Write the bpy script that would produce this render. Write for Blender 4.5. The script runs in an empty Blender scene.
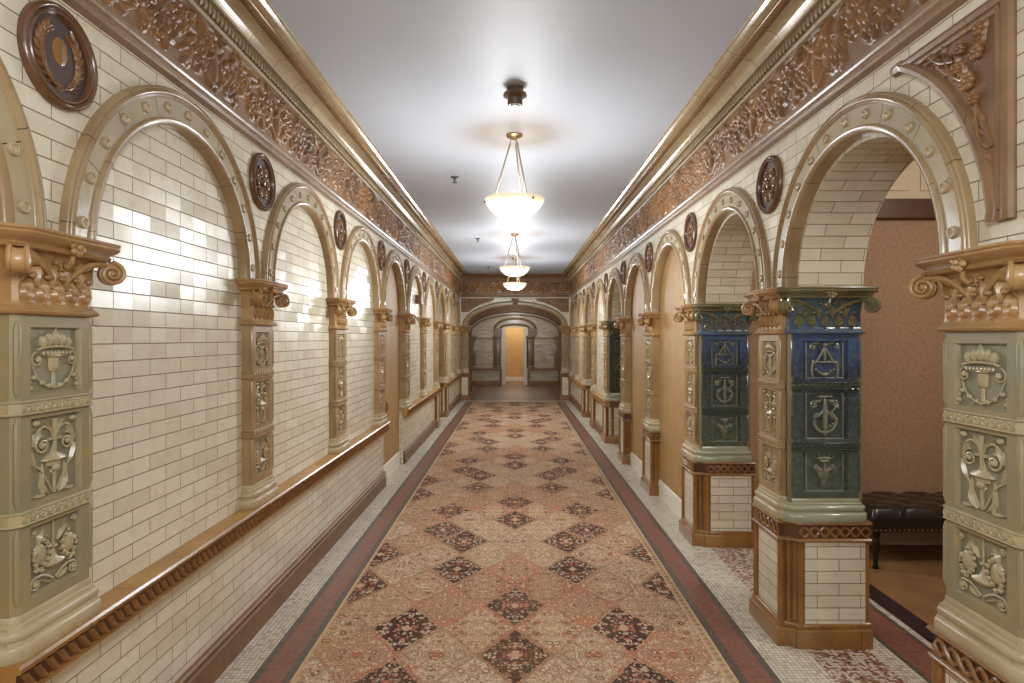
import bpy, bmesh, math, random
import numpy as np
from mathutils import Vector, Matrix
random.seed(7)
PI = math.pi
C = bpy.context.scene.collection
sc = bpy.context.scene

# ------------------------------------------------------------------ colours / nodes
def lin(c):
    out = []
    for v in c[:3]:
        v = v / 255.0
        out.append(v / 12.92 if v <= 0.04045 else ((v + 0.055) / 1.055) ** 2.4)
    return (out[0], out[1], out[2], 1.0)

class NT:
    """small wrapper round a node tree"""
    def __init__(self, name):
        self.m = bpy.data.materials.new(name)
        self.m.use_nodes = True
        self.t = self.m.node_tree
        self.b = self.t.nodes['Principled BSDF']
    def n(self, typ, **kw):
        nd = self.t.nodes.new(typ)
        for k, v in kw.items():
            setattr(nd, k, v)
        return nd
    def link(self, a, b):
        self.t.links.new(a, b)
    def put(self, v, sock):
        if isinstance(v, E): v = v.s
        if isinstance(v, (int, float)): sock.default_value = v
        elif isinstance(v, tuple): sock.default_value = v
        else: self.link(v, sock)
    def math(self, op, a, b=None, c=None):
        nd = self.n('ShaderNodeMath', operation=op)
        self.put(a, nd.inputs[0])
        if b is not None: self.put(b, nd.inputs[1])
        if c is not None: self.put(c, nd.inputs[2])
        return E(self, nd.outputs[0])
    def mix(self, f, a, b):
        nd = self.n('ShaderNodeMix', data_type='RGBA')
        self.put(f, nd.inputs['Factor'])
        self.put(a, nd.inputs[6]); self.put(b, nd.inputs[7])
        return nd.outputs[2]
    def noise(self, vec, scale, detail=2, rough=.5, w=None):
        nd = self.n('ShaderNodeTexNoise')
        if w is not None:
            nd.noise_dimensions = '4D'; self.put(w, nd.inputs['W'])
        self.put(vec, nd.inputs['Vector'])
        nd.inputs['Scale'].default_value = scale
        nd.inputs['Detail'].default_value = detail
        nd.inputs['Roughness'].default_value = rough
        return nd.outputs['Fac']
    def ramp(self, f, stops, interp='LINEAR'):
        nd = self.n('ShaderNodeValToRGB')
        cr = nd.color_ramp; cr.interpolation = interp
        while len(cr.elements) > 1: cr.elements.remove(cr.elements[-1])
        cr.elements[0].position = stops[0][0]; cr.elements[0].color = stops[0][1]
        for p, c in stops[1:]:
            e = cr.elements.new(p); e.color = c
        self.put(f, nd.inputs[0])
        return nd.outputs[0]
    def coords(self, which='Object'):
        return self.n('ShaderNodeTexCoord').outputs[which]
    def sep(self, v):
        nd = self.n('ShaderNodeSeparateXYZ'); self.put(v, nd.inputs[0])
        return [E(self, o) for o in nd.outputs]
    def comb(self, x, y, z=0.0):
        nd = self.n('ShaderNodeCombineXYZ')
        self.put(x, nd.inputs[0]); self.put(y, nd.inputs[1]); self.put(z, nd.inputs[2])
        return nd.outputs[0]
    def bump(self, h, strength, dist, normal=None):
        nd = self.n('ShaderNodeBump')
        nd.inputs['Strength'].default_value = strength
        nd.inputs['Distance'].default_value = dist
        self.put(h, nd.inputs['Height'])
        if normal is not None: self.link(normal, nd.inputs['Normal'])
        return nd.outputs[0]
    def fin(self, col=None, rough=None, normal=None, coat=None, spec=None, metal=None):
        if col is not None: self.put(col, self.b.inputs['Base Color'])
        if rough is not None: self.put(rough, self.b.inputs['Roughness'])
        if normal is not None: self.link(normal, self.b.inputs['Normal'])
        if coat is not None:
            self.b.inputs['Coat Weight'].default_value = coat
            self.b.inputs['Coat Roughness'].default_value = .12
        if spec is not None: self.b.inputs['Specular IOR Level'].default_value = spec
        if metal is not None: self.b.inputs['Metallic'].default_value = metal
        return self.m

class E:
    """scalar socket with arithmetic"""
    def __init__(s, nt, sock): s.nt = nt; s.s = sock
    def __add__(s, o): return s.nt.math('ADD', s, o)
    __radd__ = __add__
    def __sub__(s, o): return s.nt.math('SUBTRACT', s, o)
    def __rsub__(s, o): return s.nt.math('SUBTRACT', o, s)
    def __mul__(s, o): return s.nt.math('MULTIPLY', s, o)
    __rmul__ = __mul__
    def __truediv__(s, o): return s.nt.math('DIVIDE', s, o)
    def floor(s): return s.nt.math('FLOOR', s)
    def fract(s): return s.nt.math('FRACT', s)
    def abs(s): return s.nt.math('ABSOLUTE', s)
    def sin(s): return s.nt.math('SINE', s)
    def max(s, o): return s.nt.math('MAXIMUM', s, o)
    def min(s, o): return s.nt.math('MINIMUM', s, o)
    def gt(s, o): return s.nt.math('GREATER_THAN', s, o)
    def lt(s, o): return s.nt.math('LESS_THAN', s, o)
    def eq(s, o, eps=.1): return s.nt.math('COMPARE', s, o, eps)
    def mod(s, o): return s.nt.math('FLOORED_MODULO', s, o)

def glaze(name, c1, c2, rough=.3, coat=.25, scale=5.0, bump=.25, c3=None, joint=None):
    """mottled ceramic glaze; each object gets its own mottling"""
    t = NT(name)
    o = t.coords('Object')
    rnd = t.n('ShaderNodeObjectInfo').outputs['Random']
    w = t.math('MULTIPLY', rnd, 40.0)
    f = t.noise(o, scale, 4, .6, w)
    col = t.ramp(f, [(.34, lin(c1)), (.66, lin(c2))])
    f2 = t.noise(o, scale * 9, 3, .6, w)
    col = t.mix(t.ramp(f2, [(.55, (0, 0, 0, 1)), (.8, (.5, .5, .5, 1))]), col, lin(c3 or tuple(int(x * .72) for x in c1)))
    h = t.noise(o, 22, 3, .6, w)
    nrm = t.bump(h, bump, .004)
    if joint:
        uv = t.sep(t.coords('UV'))
        a = (uv[0] / joint).fract()
        j = ((a - .5).abs()).gt(.5 - .0016 / joint)
        col = t.mix(j, col, lin((72, 55, 38)))
    return t.fin(col, rough, nrm, coat)

def brick(name, c1, c2, mortar, bw=.21, bh=.0592, rough=.27, ms=.0019):
    t = NT(name)
    uv = t.coords('UV')
    b = t.n('ShaderNodeTexBrick')
    b.offset = .5
    t.link(uv, b.inputs['Vector'])
    b.inputs['Scale'].default_value = 1
    b.inputs['Brick Width'].default_value = bw
    b.inputs['Row Height'].default_value = bh
    b.inputs['Mortar Size'].default_value = ms
    b.inputs['Mortar Smooth'].default_value = .15
    b.inputs['Bias'].default_value = -.25
    b.inputs['Color1'].default_value = lin(c1)
    b.inputs['Color2'].default_value = lin(c2)
    b.inputs['Mortar'].default_value = lin(mortar)
    o = t.coords('Object')
    f = t.noise(o, 14, 4, .65)
    col = t.mix(t.ramp(f, [(.5, (0, 0, 0, 1)), (.85, (.42, .42, .42, 1))]), b.outputs['Color'], lin((178, 158, 122)))
    # each tile sits at its own slight tilt
    p = t.sep(uv)
    row = (p[1] / bh).floor()
    colx = (p[0] / bw + (row.mod(2.0)) * .5)
    ci = colx.floor()
    wn = t.n('ShaderNodeTexWhiteNoise'); wn.noise_dimensions = '2D'
    t.link(t.comb(row, ci), wn.inputs['Vector'])
    rs = t.sep(wn.outputs['Color'])
    tilt = ((colx.fract() - .5) * (rs[0] - .5) * bw * .09 + ((p[1] / bh).fract() - .5) * (rs[1] - .5) * bh * .16)
    wav = E(t, t.noise(o, 9, 2, .5)) * .0016
    h = tilt + wav - E(t, b.outputs['Fac']) * .0022
    nd = t.n('ShaderNodeBump'); nd.inputs['Strength'].default_value = .8; nd.inputs['Distance'].default_value = 1.0
    t.put(h, nd.inputs['Height'])
    r = t.mix(b.outputs['Fac'], (rough,) * 3 + (1,), (.8, .8, .8, 1))
    m = t.fin(col, None, nd.outputs[0], .0)
    t.link(r, t.b.inputs['Roughness'])
    return m

M = {}
M['brick'] = brick('cream_glazed_brick', (222, 215, 194), (206, 197, 172), (138, 116, 88))
M['brick_lobby'] = brick('lobby_glazed_brick', (196, 184, 162), (172, 160, 140), (112, 94, 74))  # lobby brick, darker than the corridor brick
M['ochre'] = glaze('ochre_glaze', (182, 146, 98), (152, 114, 72), .34, .2, 7, .3, (206, 172, 126))
M['tan'] = glaze('tan_glaze', (166, 142, 104), (142, 114, 80), .28, .25, 4, .25, (122, 96, 66), joint=.27)
M['sagearch'] = glaze('sage_arch_glaze', (178, 162, 128), (160, 150, 124), .24, .3, 5, .2, (180, 156, 114), joint=.24)
M['sage'] = glaze('sage_glaze', (138, 134, 108), (158, 142, 102), .36, .15, 6, .25, (144, 120, 80))
M['sagepanel'] = glaze('sage_panel_glaze', (122, 127, 112), (146, 138, 108), .36, .15, 9, .3, (156, 136, 98))
M['relief'] = glaze('relief_glaze', (180, 166, 128), (158, 150, 118), .34, .2, 16, .2, (188, 170, 126))
M['buff'] = glaze('buff_glaze', (170, 144, 102), (146, 118, 82), .34, .15, 5, .25, (132, 104, 72))
M['buffpanel'] = glaze('buff_panel_glaze', (150, 134, 100), (132, 124, 94), .32, .2, 9, .3)
M['ivory'] = glaze('ivory_base_glaze', (188, 174, 140), (168, 150, 114), .36, .1, 6, .2, (148, 128, 92))
M['honey'] = glaze('honey_brown_glaze', (152, 108, 54), (122, 82, 40), .3, .2, 5, .3, (178, 128, 66), joint=.31)
M['ledgetop'] = glaze('ledge_honey_glaze', (182, 140, 78), (160, 116, 60), .48, .05, 5, .3, (140, 100, 50), joint=.3)
M['rope'] = glaze('rope_brown_glaze', (150, 108, 62), (124, 84, 46), .3, .25, 9, .3, (176, 132, 78))
M['deep'] = glaze('deep_brown_glaze', (96, 62, 34), (74, 46, 26), .35, .15, 8, .2)
M['umber'] = glaze('umber_base_glaze', (132, 94, 58), (108, 76, 46), .5, .0, 5, .3, (150, 110, 70), joint=.31)
M['frieze'] = glaze('frieze_brown_glaze', (164, 120, 74), (98, 68, 48), .34, .12, 2.4, .3, (196, 154, 100))
M['friezemould'] = glaze('frieze_mould_glaze', (150, 120, 86), (120, 90, 64), .3, .2, 4, .25, None, joint=.3)
M['cornice'] = glaze('cornice_glaze', (176, 158, 124), (152, 130, 94), .17, .45, 2.2, .18, (134, 110, 78), joint=.3)
M['crown'] = glaze('crown_brown_glaze', (164, 132, 92), (140, 108, 72), .13, .6, 3, .2, None, joint=.3)
M['medal'] = glaze('medallion_brown_glaze', (112, 78, 50), (82, 54, 36), .26, .35, 7, .3, (140, 102, 64))
M['medaldark'] = glaze('medallion_field_glaze', (76, 52, 44), (60, 42, 36), .3, .3, 8, .3)
M['medalleaf'] = glaze('medallion_leaf_glaze', (138, 102, 66), (106, 72, 48), .24, .4, 14, .3, (170, 132, 90))
M['jambgreen'] = glaze('green_jamb_glaze', (72, 80, 68), (58, 68, 60), .18, .5, 6, .3, (96, 104, 88))
def jamb_mat():
    t = NT('blue_to_green_jamb_glaze')
    o = t.coords('Object')
    z = t.sep(o)[2]
    f = t.noise(o, 7, 4, .6)
    g = (z + (E(t, f) - .5) * .35)
    col = t.ramp((g - .9) / .75, [(0, lin((82, 92, 78))), (.35, lin((68, 78, 74))), (.62, lin((58, 68, 84))), (.85, lin((72, 92, 128)))])
    f2 = t.noise(o, 34, 4, .65)
    col = t.mix(t.ramp(f2, [(.5, (0, 0, 0, 1)), (.72, (.7, .7, .7, 1))]), col, lin((104, 116, 118)))
    col = t.mix(t.ramp(f2, [(.28, (.6, .6, .6, 1)), (.42, (0, 0, 0, 1))]), col, lin((34, 42, 52)))
    return t.fin(col, .15, t.bump(t.noise(o, 24, 3, .6), .35, .004), .6)
M['jamb'] = jamb_mat()
M['jambtrim'] = glaze('olive_jamb_trim_glaze', (132, 122, 84), (104, 104, 78), .2, .5, 7, .3, (150, 130, 86))
M['jambrelief'] = glaze('grey_jamb_relief_glaze', (132, 130, 108), (102, 108, 96), .22, .5, 14, .3, (80, 88, 86))
M['jambbase'] = glaze('celadon_base_glaze', (164, 164, 138), (142, 148, 124), .22, .4, 6, .3, (174, 166, 130))
M['jambleaf'] = glaze('cobalt_capital_glaze', (70, 94, 130), (92, 106, 104), .2, .4, 20, .3, (128, 122, 86))

def plain(name, c, rough=.5, metal=0., coat=0., noise=None, bump=0.):
    t = NT(name)
    col = lin(c); nrm = None
    if noise:
        o = t.coords('Object')
        f = t.noise(o, noise[0], 4, .65)
        col = t.mix(t.ramp(f, [(.35, (0, 0, 0, 1)), (.7, (1, 1, 1, 1))]), lin(c), lin(noise[1]))
        if bump: nrm = t.bump(t.noise(o, noise[0] * 3, 3, .6), bump, .003)
    return t.fin(col, rough, nrm, coat, None, metal)
M['ceiling'] = plain('ceiling_paint', (198, 205, 216), .5, noise=(1.5, (193, 200, 212)))
M['plaster'] = plain('tan_plaster', (184, 148, 98), .6, noise=(5, (168, 132, 84)))
M['wallpaper'] = plain('brown_wallpaper', (170, 136, 104), .6, noise=(42, (146, 112, 84)), bump=.3)
M['warmroom'] = plain('golden_wallpaper', (206, 170, 116), .6, noise=(14, (188, 150, 98)))
M['white'] = plain('white_paint', (226, 220, 206), .4)
M['creamwall'] = plain('cream_panelling', (206, 190, 160), .45)
M['darkwood'] = plain('dark_wood', (92, 58, 34), .35, noise=(8, (72, 44, 26)))
M['leather'] = plain('black_leather', (36, 26, 24), .28, coat=.2, noise=(60, (28, 20, 18)), bump=.2)
M['blackwood'] = plain('black_wood', (34, 24, 20), .3)
M['nail'] = plain('antique_brass_nail', (150, 112, 70), .3, metal=.9)
M['brass'] = plain('satin_brass', (176, 160, 124), .3, metal=.75)
M['rod'] = plain('silver_rod', (200, 192, 172), .3, metal=.6)
M['knobdark'] = plain('dark_bronze_knob', (84, 66, 46), .35, metal=.6)
M['detector'] = plain('dark_bronze_plastic', (100, 76, 58), .4)
M['lens'] = plain('clear_lens', (224, 224, 224), .15)
M['steel'] = plain('grey_metal', (84, 84, 82), .4, metal=.4)
M['roomcarpet'] = plain('brown_room_carpet', (134, 96, 52), .9, noise=(4, (114, 78, 42)))
M['buffrelief'] = glaze('buff_relief_glaze', (178, 158, 120), (158, 138, 102), .32, .25, 16, .2, (190, 168, 128))
M['boss'] = glaze('boss_glaze', (184, 166, 130), (164, 146, 110), .25, .4, 16, .2)
M['dusk'] = glaze('dusky_tile_glaze', (128, 106, 80), (104, 84, 62), .35, .15, 6, .25, (150, 126, 94))
M['maroon'] = plain('maroon_binding', (40, 18, 16), .6)
M['rubberstrip'] = plain('pale_strip', (190, 178, 160), .5)
M['box'] = plain('brown_box_paint', (128, 84, 52), .45)

def alabaster():
    t = NT('alabaster_bowl')
    o = t.coords('Object')
    f = t.noise(o, 9, 4, .6)
    col = t.ramp(f, [(.35, lin((255, 244, 222))), (.7, lin((240, 214, 172)))])
    t.put(col, t.b.inputs['Base Color']); t.b.inputs['Roughness'].default_value = .3
    t.put(col, t.b.inputs['Emission Color']); t.b.inputs['Emission Strength'].default_value = .55
    return t.m
M['alabaster'] = alabaster()

def mosaic_floor():
    t = NT('mosaic_floor')
    p = t.sep(t.coords('Object'))
    ts = .0222
    jx = (p[0] / ts); jy = (p[1] / ts)
    wn = t.n('ShaderNodeTexWhiteNoise'); wn.noise_dimensions = '2D'
    t.link(t.comb(jx.floor(), jy.floor()), wn.inputs['Vector'])
    r = E(t, wn.outputs['Value'])
    white = t.ramp(r, [(0, lin((176, 166, 148))), (.25, lin((206, 198, 180))), (1, lin((222, 214, 198)))])
    wn2 = t.n('ShaderNodeTexWhiteNoise'); wn2.noise_dimensions = '2D'
    t.link(t.comb((p[0] / .017 + (p[1] / .013).floor() * .37).floor(), (p[1] / .013).floor()), wn2.inputs['Vector'])
    speck = t.ramp(wn2.outputs['Value'], [(0, lin((136, 88, 74))), (.22, lin((204, 190, 170))), (.5, lin((168, 122, 102))), (.66, lin((212, 198, 176))), (.88, lin((90, 66, 58)))], 'CONSTANT')
    red = t.ramp(r, [(0, lin((122, 74, 60))), (1, lin((146, 92, 76)))])
    blk = t.ramp(r, [(0, lin((74, 66, 62))), (1, lin((96, 86, 80)))])
    dusk = t.ramp(r, [(0, lin((126, 100, 84))), (.3, lin((152, 128, 108))), (.6, lin((134, 106, 90))), (1, lin((164, 140, 120)))])
    ax = p[0].abs(); y = p[1]
    col = white
    # corridor border band: black / red / black
    inb = ax.lt(1.163) * y.lt(14.62)
    col = t.mix(inb, col, blk)
    col = t.mix(ax.lt(1.128) * y.lt(14.58), col, red)
    col = t.mix(ax.lt(1.016) * y.lt(14.5), col, blk)
    # lobby floor beyond the carpet
    col = t.mix(y.gt(14.86), col, dusk)
    lb = ax.gt(.98) * ax.lt(1.17) * y.gt(14.95)
    col = t.mix(lb, col, red)
    # speckled threshold panels and far band in the side room
    col = t.mix(ax.gt(1.40) * ax.lt(1.70) * y.lt(14.5), col, speck)
    col = t.mix(p[0].gt(1.80), col, blk)
    col = t.mix(p[0].gt(1.825) * p[0].lt(1.985), col, red)
    col = t.mix(p[0].gt(2.01), col, white)
    # joints
    ex = ((jx.fract() - .5).abs()).max((jy.fract() - .5).abs())
    j = ex.gt(.435)
    f = t.noise(t.coords('Object'), 2.2, 4, .6)
    col = t.mix(j * .8, col, lin((96, 82, 70)))
    col = t.mix(t.ramp(f, [(.45, (0, 0, 0, 1)), (.8, (.35, .35, .35, 1))]), col, lin((120, 106, 90)))
    nrm = t.bump(t.math('SUBTRACT', r * .3, j * 1.0), .3, .0015)
    return t.fin(col, .38, nrm, 0)
M['mosaic'] = mosaic_floor()

def carpet():
    t = NT('persian_panel_carpet')
    p = t.sep(t.coords('Object'))
    o = t.coords('Object')
    a, b, y0 = .186, .272, 2.915
    # warp the lattice slightly
    wob = t.n('ShaderNodeTexNoise'); wob.inputs['Scale'].default_value = 34; wob.inputs['Detail'].default_value = 1; t.link(o, wob.inputs['Vector'])
    wv = t.sep(wob.outputs['Color'])
    X = (p[0] + (wv[0] - .5) * .028) / a; Y = (p[1] - y0 + (wv[1] - .5) * .028) / b
    P = (X + Y) * .5 + .5; Q = (X - Y) * .5 + .5
    m = P.floor(); n = Q.floor()
    fp = P.fract() - .5; fq = Q.fract() - .5
    I = m + n; J = m - n
    d = fp.abs().max(fq.abs())            # 0 centre .. .5 edge
    Jm = J.mod(8.0); Ia = I.abs()
    dark = Ia.eq(0.0) * (Jm.eq(0.0).max(Jm.eq(2.0)))
    dark = dark.max(Ia.eq(3.0) * (Jm.eq(1.0).max(Jm.eq(7.0))))
    dark = dark.max(Ia.eq(2.0) * (Jm.eq(4.0).max(Jm.eq(6.0))))
    dark = dark.max(Ia.eq(5.0) * (Jm.eq(3.0).max(Jm.eq(5.0))))
    wn = t.n('ShaderNodeTexWhiteNoise'); wn.noise_dimensions = '2D'
    t.link(t.comb(Ia, Jm), wn.inputs['Vector'])
    ground = t.ramp(wn.outputs['Value'], [(0, lin((202, 180, 152))), (.22, lin((192, 162, 130))), (.42, lin((188, 152, 124))), (.62, lin((202, 174, 142))), (.82, lin((184, 148, 120)))], 'CONSTANT')
    # mirror coords inside the cell -> symmetrical ornament
    lx = ((fp + fq) * a); ly = ((fp - fq) * b)
    ax_, ay_ = lx.abs(), ly.abs()
    off = E(t, wn.outputs['Value']) * 7.0
    def vor(scale, o1, feat='F1'):
        v = t.n('ShaderNodeTexVoronoi'); v.feature = feat
        v.inputs['Scale'].default_value = scale
        t.link(t.comb(ax_ + off + o1, ay_ * .8 + off), v.inputs['Vector'])
        return v
    v1 = vor(17, 0.0); v2 = vor(36, 3.3); v3 = vor(70, 9.1)
    f1 = E(t, v1.outputs['Distance']); f2 = E(t, v2.outputs['Distance']); f3 = E(t, v3.outputs['Distance'])
    cc = t.sep(v1.outputs['Color']); c2 = t.sep(v2.outputs['Color']); c3 = t.sep(v3.outputs['Color'])
    lf = t.ramp(cc[0], [(0, lin((178, 92, 68))), (.24, lin((216, 192, 160))), (.46, lin((166, 104, 82))), (.6, lin((120, 112, 84))), (.74, lin((204, 160, 122))), (.9, lin((110, 74, 60)))], 'CONSTANT')
    light = ground
    light = t.mix(f3.gt(.48) * .55, light, lin((150, 112, 86)))
    light = t.mix(c3[0].gt(.55) * f3.lt(.3) * .8, light, lin((226, 204, 170)))
    light = t.mix(f2.lt(.34) * c2[1].gt(.4) * .8, light, lf)
    light = t.mix(f2.lt(.13) * .8, light, lin((226, 202, 166)))
    light = t.mix(f1.lt(.28) * f1.gt(.19) * .85, light, lin((112, 78, 60)))
    light = t.mix(f1.lt(.19) * .85, light, lf)
    light = t.mix(f1.lt(.07), light, lin((222, 190, 150)))
    # fine all-over speckle of flecks
    v5 = vor(120, 2.1); f5 = E(t, v5.outputs['Distance']); c5 = t.sep(v5.outputs['Color'])
    fc = t.ramp(c5[0], [(0, lin((132, 106, 82))), (.25, lin((222, 200, 170))), (.45, lin((170, 98, 76))), (.62, lin((126, 120, 98))), (.75, lin((214, 186, 150))), (.9, lin((96, 70, 60)))], 'CONSTANT')
    light = t.mix(f5.lt(.42) * c5[1].gt(.3) * .85, light, fc)
    # dark medallion diamonds
    vd = vor(46, 5.5); vd.inputs['Randomness'].default_value = .75
    f4 = E(t, vd.outputs['Distance']); c4 = t.sep(vd.outputs['Color'])
    df = t.ramp(c4[0], [(0, lin((190, 160, 138))), (.4, lin((160, 108, 92))), (.55, lin((206, 186, 162))), (.8, lin((150, 138, 122)))], 'CONSTANT')
    df = t.mix(d.lt(.25) * c4[1].gt(.4) * .85, df, lin((176, 92, 72)))
    df = t.mix(f4.lt(.15) * .8, df, lin((214, 194, 168)))
    drk = t.mix((f4 + (f5 - .4) * .12).lt(.50) * .92, lin((62, 46, 42)), df)
    drk = t.mix(f5.lt(.3) * f4.gt(.42) * .5, drk, lin((150, 112, 94)))
    drk = t.mix(d.lt(.075) * .9, drk, lin((200, 168, 140)))
    drk = t.mix(d.gt(.415) * f5.gt(.28) * .85, drk, lin((54, 40, 38)))
    col = t.mix(dark * (d + (f3 - .4) * .07).lt(.45), light, drk)
    # coral patches at the side tips of the dark diamonds
    tip = dark * d.gt(.45)
    col = t.mix(tip * f3.lt(.5) * .6, col, lin((190, 110, 82)))
    # cell outline, broken into a vine of little leaves
    edge = d.gt(.47)
    oc = t.ramp(wn.outputs['Value'], [(0, lin((150, 128, 98))), (.4, lin((170, 96, 72))), (.7, lin((138, 116, 88)))], 'CONSTANT')
    col = t.mix(edge * f3.lt(.55) * .8, col, oc)
    # coral corners next to dark cells
    cor = d.gt(.33) * (wn.outputs and E(t, wn.outputs['Value']).gt(.72)) * (1.0 - dark)
    col = t.mix(cor * f2.lt(.45) * .5, col, lin((196, 104, 72)))
    # guard stripes
    ex = p[0].abs()
    bd = (p[0].gt(.92) * .75).max(p[0].lt(-.955) * .8)
    gl = ((p[1] / .05).fract() - .5).abs() + ((ex - .947) / .04).abs()
    bcol = t.mix(gl.lt(.32), lin((186, 158, 126)), lin((140, 112, 90)))
    bcol = t.mix(((ex - .924).abs()).lt(.005).max(((ex - .968).abs()).lt(.006)), bcol, lin((206, 180, 142)))
    col = t.mix(bd, col, bcol)
    w = t.noise(o, 2.2, 4, .6)
    col = t.mix(t.ramp(w, [(.4, (0, 0, 0, 1)), (.8, (.4, .4, .4, 1))]), col, lin((176, 138, 102)))
    fine = t.noise(o, 260, 2, .6)
    col = t.mix(t.ramp(fine, [(.42, (0, 0, 0, 1)), (.75, (.4, .4, .4, 1))]), col, lin((116, 86, 66)))
    return t.fin(col, .95, t.bump(fine, .3, .002), 0, .1)
M['carpet'] = carpet()

# ------------------------------------------------------------------ mesh collecting
RK = [1.0]
class MB:
    def __init__(s): s.v = []; s.f = []; s.m = []; s.uv = {}
    def add(s, verts, faces, mat=0, uvs=None):
        b = len(s.v)
        s.v.extend([tuple(x) for x in verts])
        for k, f in enumerate(faces):
            if uvs is not None: s.uv[len(s.f)] = [uvs[i] for i in f]
            s.f.append(tuple(i + b for i in f)); s.m.append(mat)
        return s
    def join(s, o, mtx=None, mat=None):
        b = len(s.v)
        if mtx is None: s.v.extend(o.v)
        else: s.v.extend([tuple(mtx @ Vector(x)) for x in o.v])
        for k, f in enumerate(o.f):
            if k in o.uv: s.uv[len(s.f)] = o.uv[k]
            s.f.append(tuple(i + b for i in f)); s.m.append(o.m[k] if mat is None else mat)
        return s
    def box(s, x0, x1, y0, y1, z0, z1, mat=0):
        v = [(x, y, z) for x in (x0, x1) for y in (y0, y1) for z in (z0, z1)]
        return s.add(v, [(0, 1, 3, 2), (4, 6, 7, 5), (0, 4, 5, 1), (2, 3, 7, 6), (0, 2, 6, 4), (1, 5, 7, 3)], mat)
    def bevbox(s, x0, x1, y0, y1, z0, z1, b=.004, mat=0):
        """box with chamfered edges"""
        bm = bmesh.new(); bmesh.ops.create_cube(bm, size=1)
        for v in bm.verts:
            v.co = Vector((x0 + (v.co.x + .5) * (x1 - x0), y0 + (v.co.y + .5) * (y1 - y0), z0 + (v.co.z + .5) * (z1 - z0)))
        bmesh.ops.bevel(bm, geom=bm.edges[:], offset=b, segments=2, affect='EDGES', profile=.6)
        bm.verts.index_update()
        s.add([v.co[:] for v in bm.verts], [[v.index for v in f.verts] for f in bm.faces], mat); bm.free()
        return s
    def quad(s, a, b, c, d, mat=0, uvs=None):
        return s.add([a, b, c, d], [(0, 1, 2, 3)], mat, uvs)
    def tube(s, pts, rad, n=7, mat=0, cap=True, flat=1.0):
        pts = [Vector(p) for p in pts]
        if not callable(rad):
            r0 = rad; rad = lambda t: r0
        N = len(pts)
        tang = [(pts[min(i + 1, N - 1)] - pts[max(i - 1, 0)]).normalized() for i in range(N)]
        up = Vector((0, 1, 0))
        if abs(tang[0].dot(up)) > .9: up = Vector((1, 0, 0))
        nrm = (up - tang[0] * up.dot(tang[0])).normalized()
        vs = []
        for i in range(N):
            nrm = nrm - tang[i] * nrm.dot(tang[i])
            nrm.normalize()
            bi = tang[i].cross(nrm)
            r = rad(i / (N - 1)) * RK[0]
            for k in range(n):
                a = 2 * PI * k / n
                vs.append(pts[i] + nrm * (math.cos(a) * r * flat) + bi * (math.sin(a) * r))
        fs = [(i * n + k, i * n + (k + 1) % n, (i + 1) * n + (k + 1) % n, (i + 1) * n + k) for i in range(N - 1) for k in range(n)]
        if cap:
            fs.append(tuple(range(n))[::-1]); fs.append(tuple((N - 1) * n + k for k in range(n)))
        return s.add(vs, fs, mat)
    def ball(s, c, rx, ry=None, rz=None, nu=10, nv=6, mat=0):
        ry = rx if ry is None else ry; rz = rx if rz is None else rz
        vs = [(c[0], c[1], c[2] + rz)]
        for j in range(1, nv):
            ph = PI * j / nv
            for i in range(nu):
                th = 2 * PI * i / nu
                vs.append((c[0] + rx * math.sin(ph) * math.cos(th), c[1] + ry * math.sin(ph) * math.sin(th), c[2] + rz * math.cos(ph)))
        vs.append((c[0], c[1], c[2] - rz))
        fs = [(0, 1 + i, 1 + (i + 1) % nu) for i in range(nu)]
        for j in range(nv - 2):
            b = 1 + j * nu
            fs += [(b + i, b + nu + i, b + nu + (i + 1) % nu, b + (i + 1) % nu) for i in range(nu)]
        b = 1 + (nv - 2) * nu; L = len(vs) - 1
        fs += [(b + (i + 1) % nu, b + i, L) for i in range(nu)]
        return s.add(vs, fs, mat)
    def lathe(s, prof, n=32, mat=0, axis='z', c=(0, 0, 0), sx=1., sy=1.):
        """prof: list of (r, h); axis z or y"""
        vs = []
        for r, h in prof:
            for k in range(n):
                a = 2 * PI * k / n
                u, v = r * math.cos(a) * sx, r * math.sin(a) * sy
                vs.append((c[0] + u, c[1] + v, c[2] + h) if axis == 'z' else (c[0] + u, c[1] + h, c[2] + v))
        fs = [(i * n + k, i * n + (k + 1) % n, (i + 1) * n + (k + 1) % n, (i + 1) * n + k) for i in range(len(prof) - 1) for k in range(n)]
        if prof[0][0] > 1e-6: fs.append(tuple(range(n)))
        if prof[-1][0] > 1e-6: fs.append(tuple((len(prof) - 1) * n + k for k in range(n)))
        return s.add(vs, fs, mat)
    def leaf(s, x, z, ang, ln, wd, h=.01, y=0., bend=0., n=6, mat=0, lobes=0):
        """a raised leaf lying on the plane y, growing from (x, z)"""
        wd *= RK[0] ** 1.2; vs = []; px, pz = x, z; a = ang
        for i in range(n + 1):
            t = i / n
            w = wd * .5 * max(0.04, math.sin(PI * min(1, t * .92 + .06)) ** .8)
            if lobes: w *= 1 + .35 * math.cos(2 * PI * lobes * t)
            nx, nz = -math.sin(a), math.cos(a)
            hh = h * (math.sin(PI * (.15 + .8 * t)) ** .7)
            vs += [(px + nx * w, y - .001, pz + nz * w), (px, y + hh, pz), (px - nx * w, y - .001, pz - nz * w)]
            px += math.cos(a) * ln / n; pz += math.sin(a) * ln / n; a += bend / n
        fs = []
        for i in range(n):
            b = i * 3
            fs += [(b, b + 1, b + 4, b + 3), (b + 1, b + 2, b + 5, b + 4)]
        return s.add(vs, fs, mat)
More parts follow.
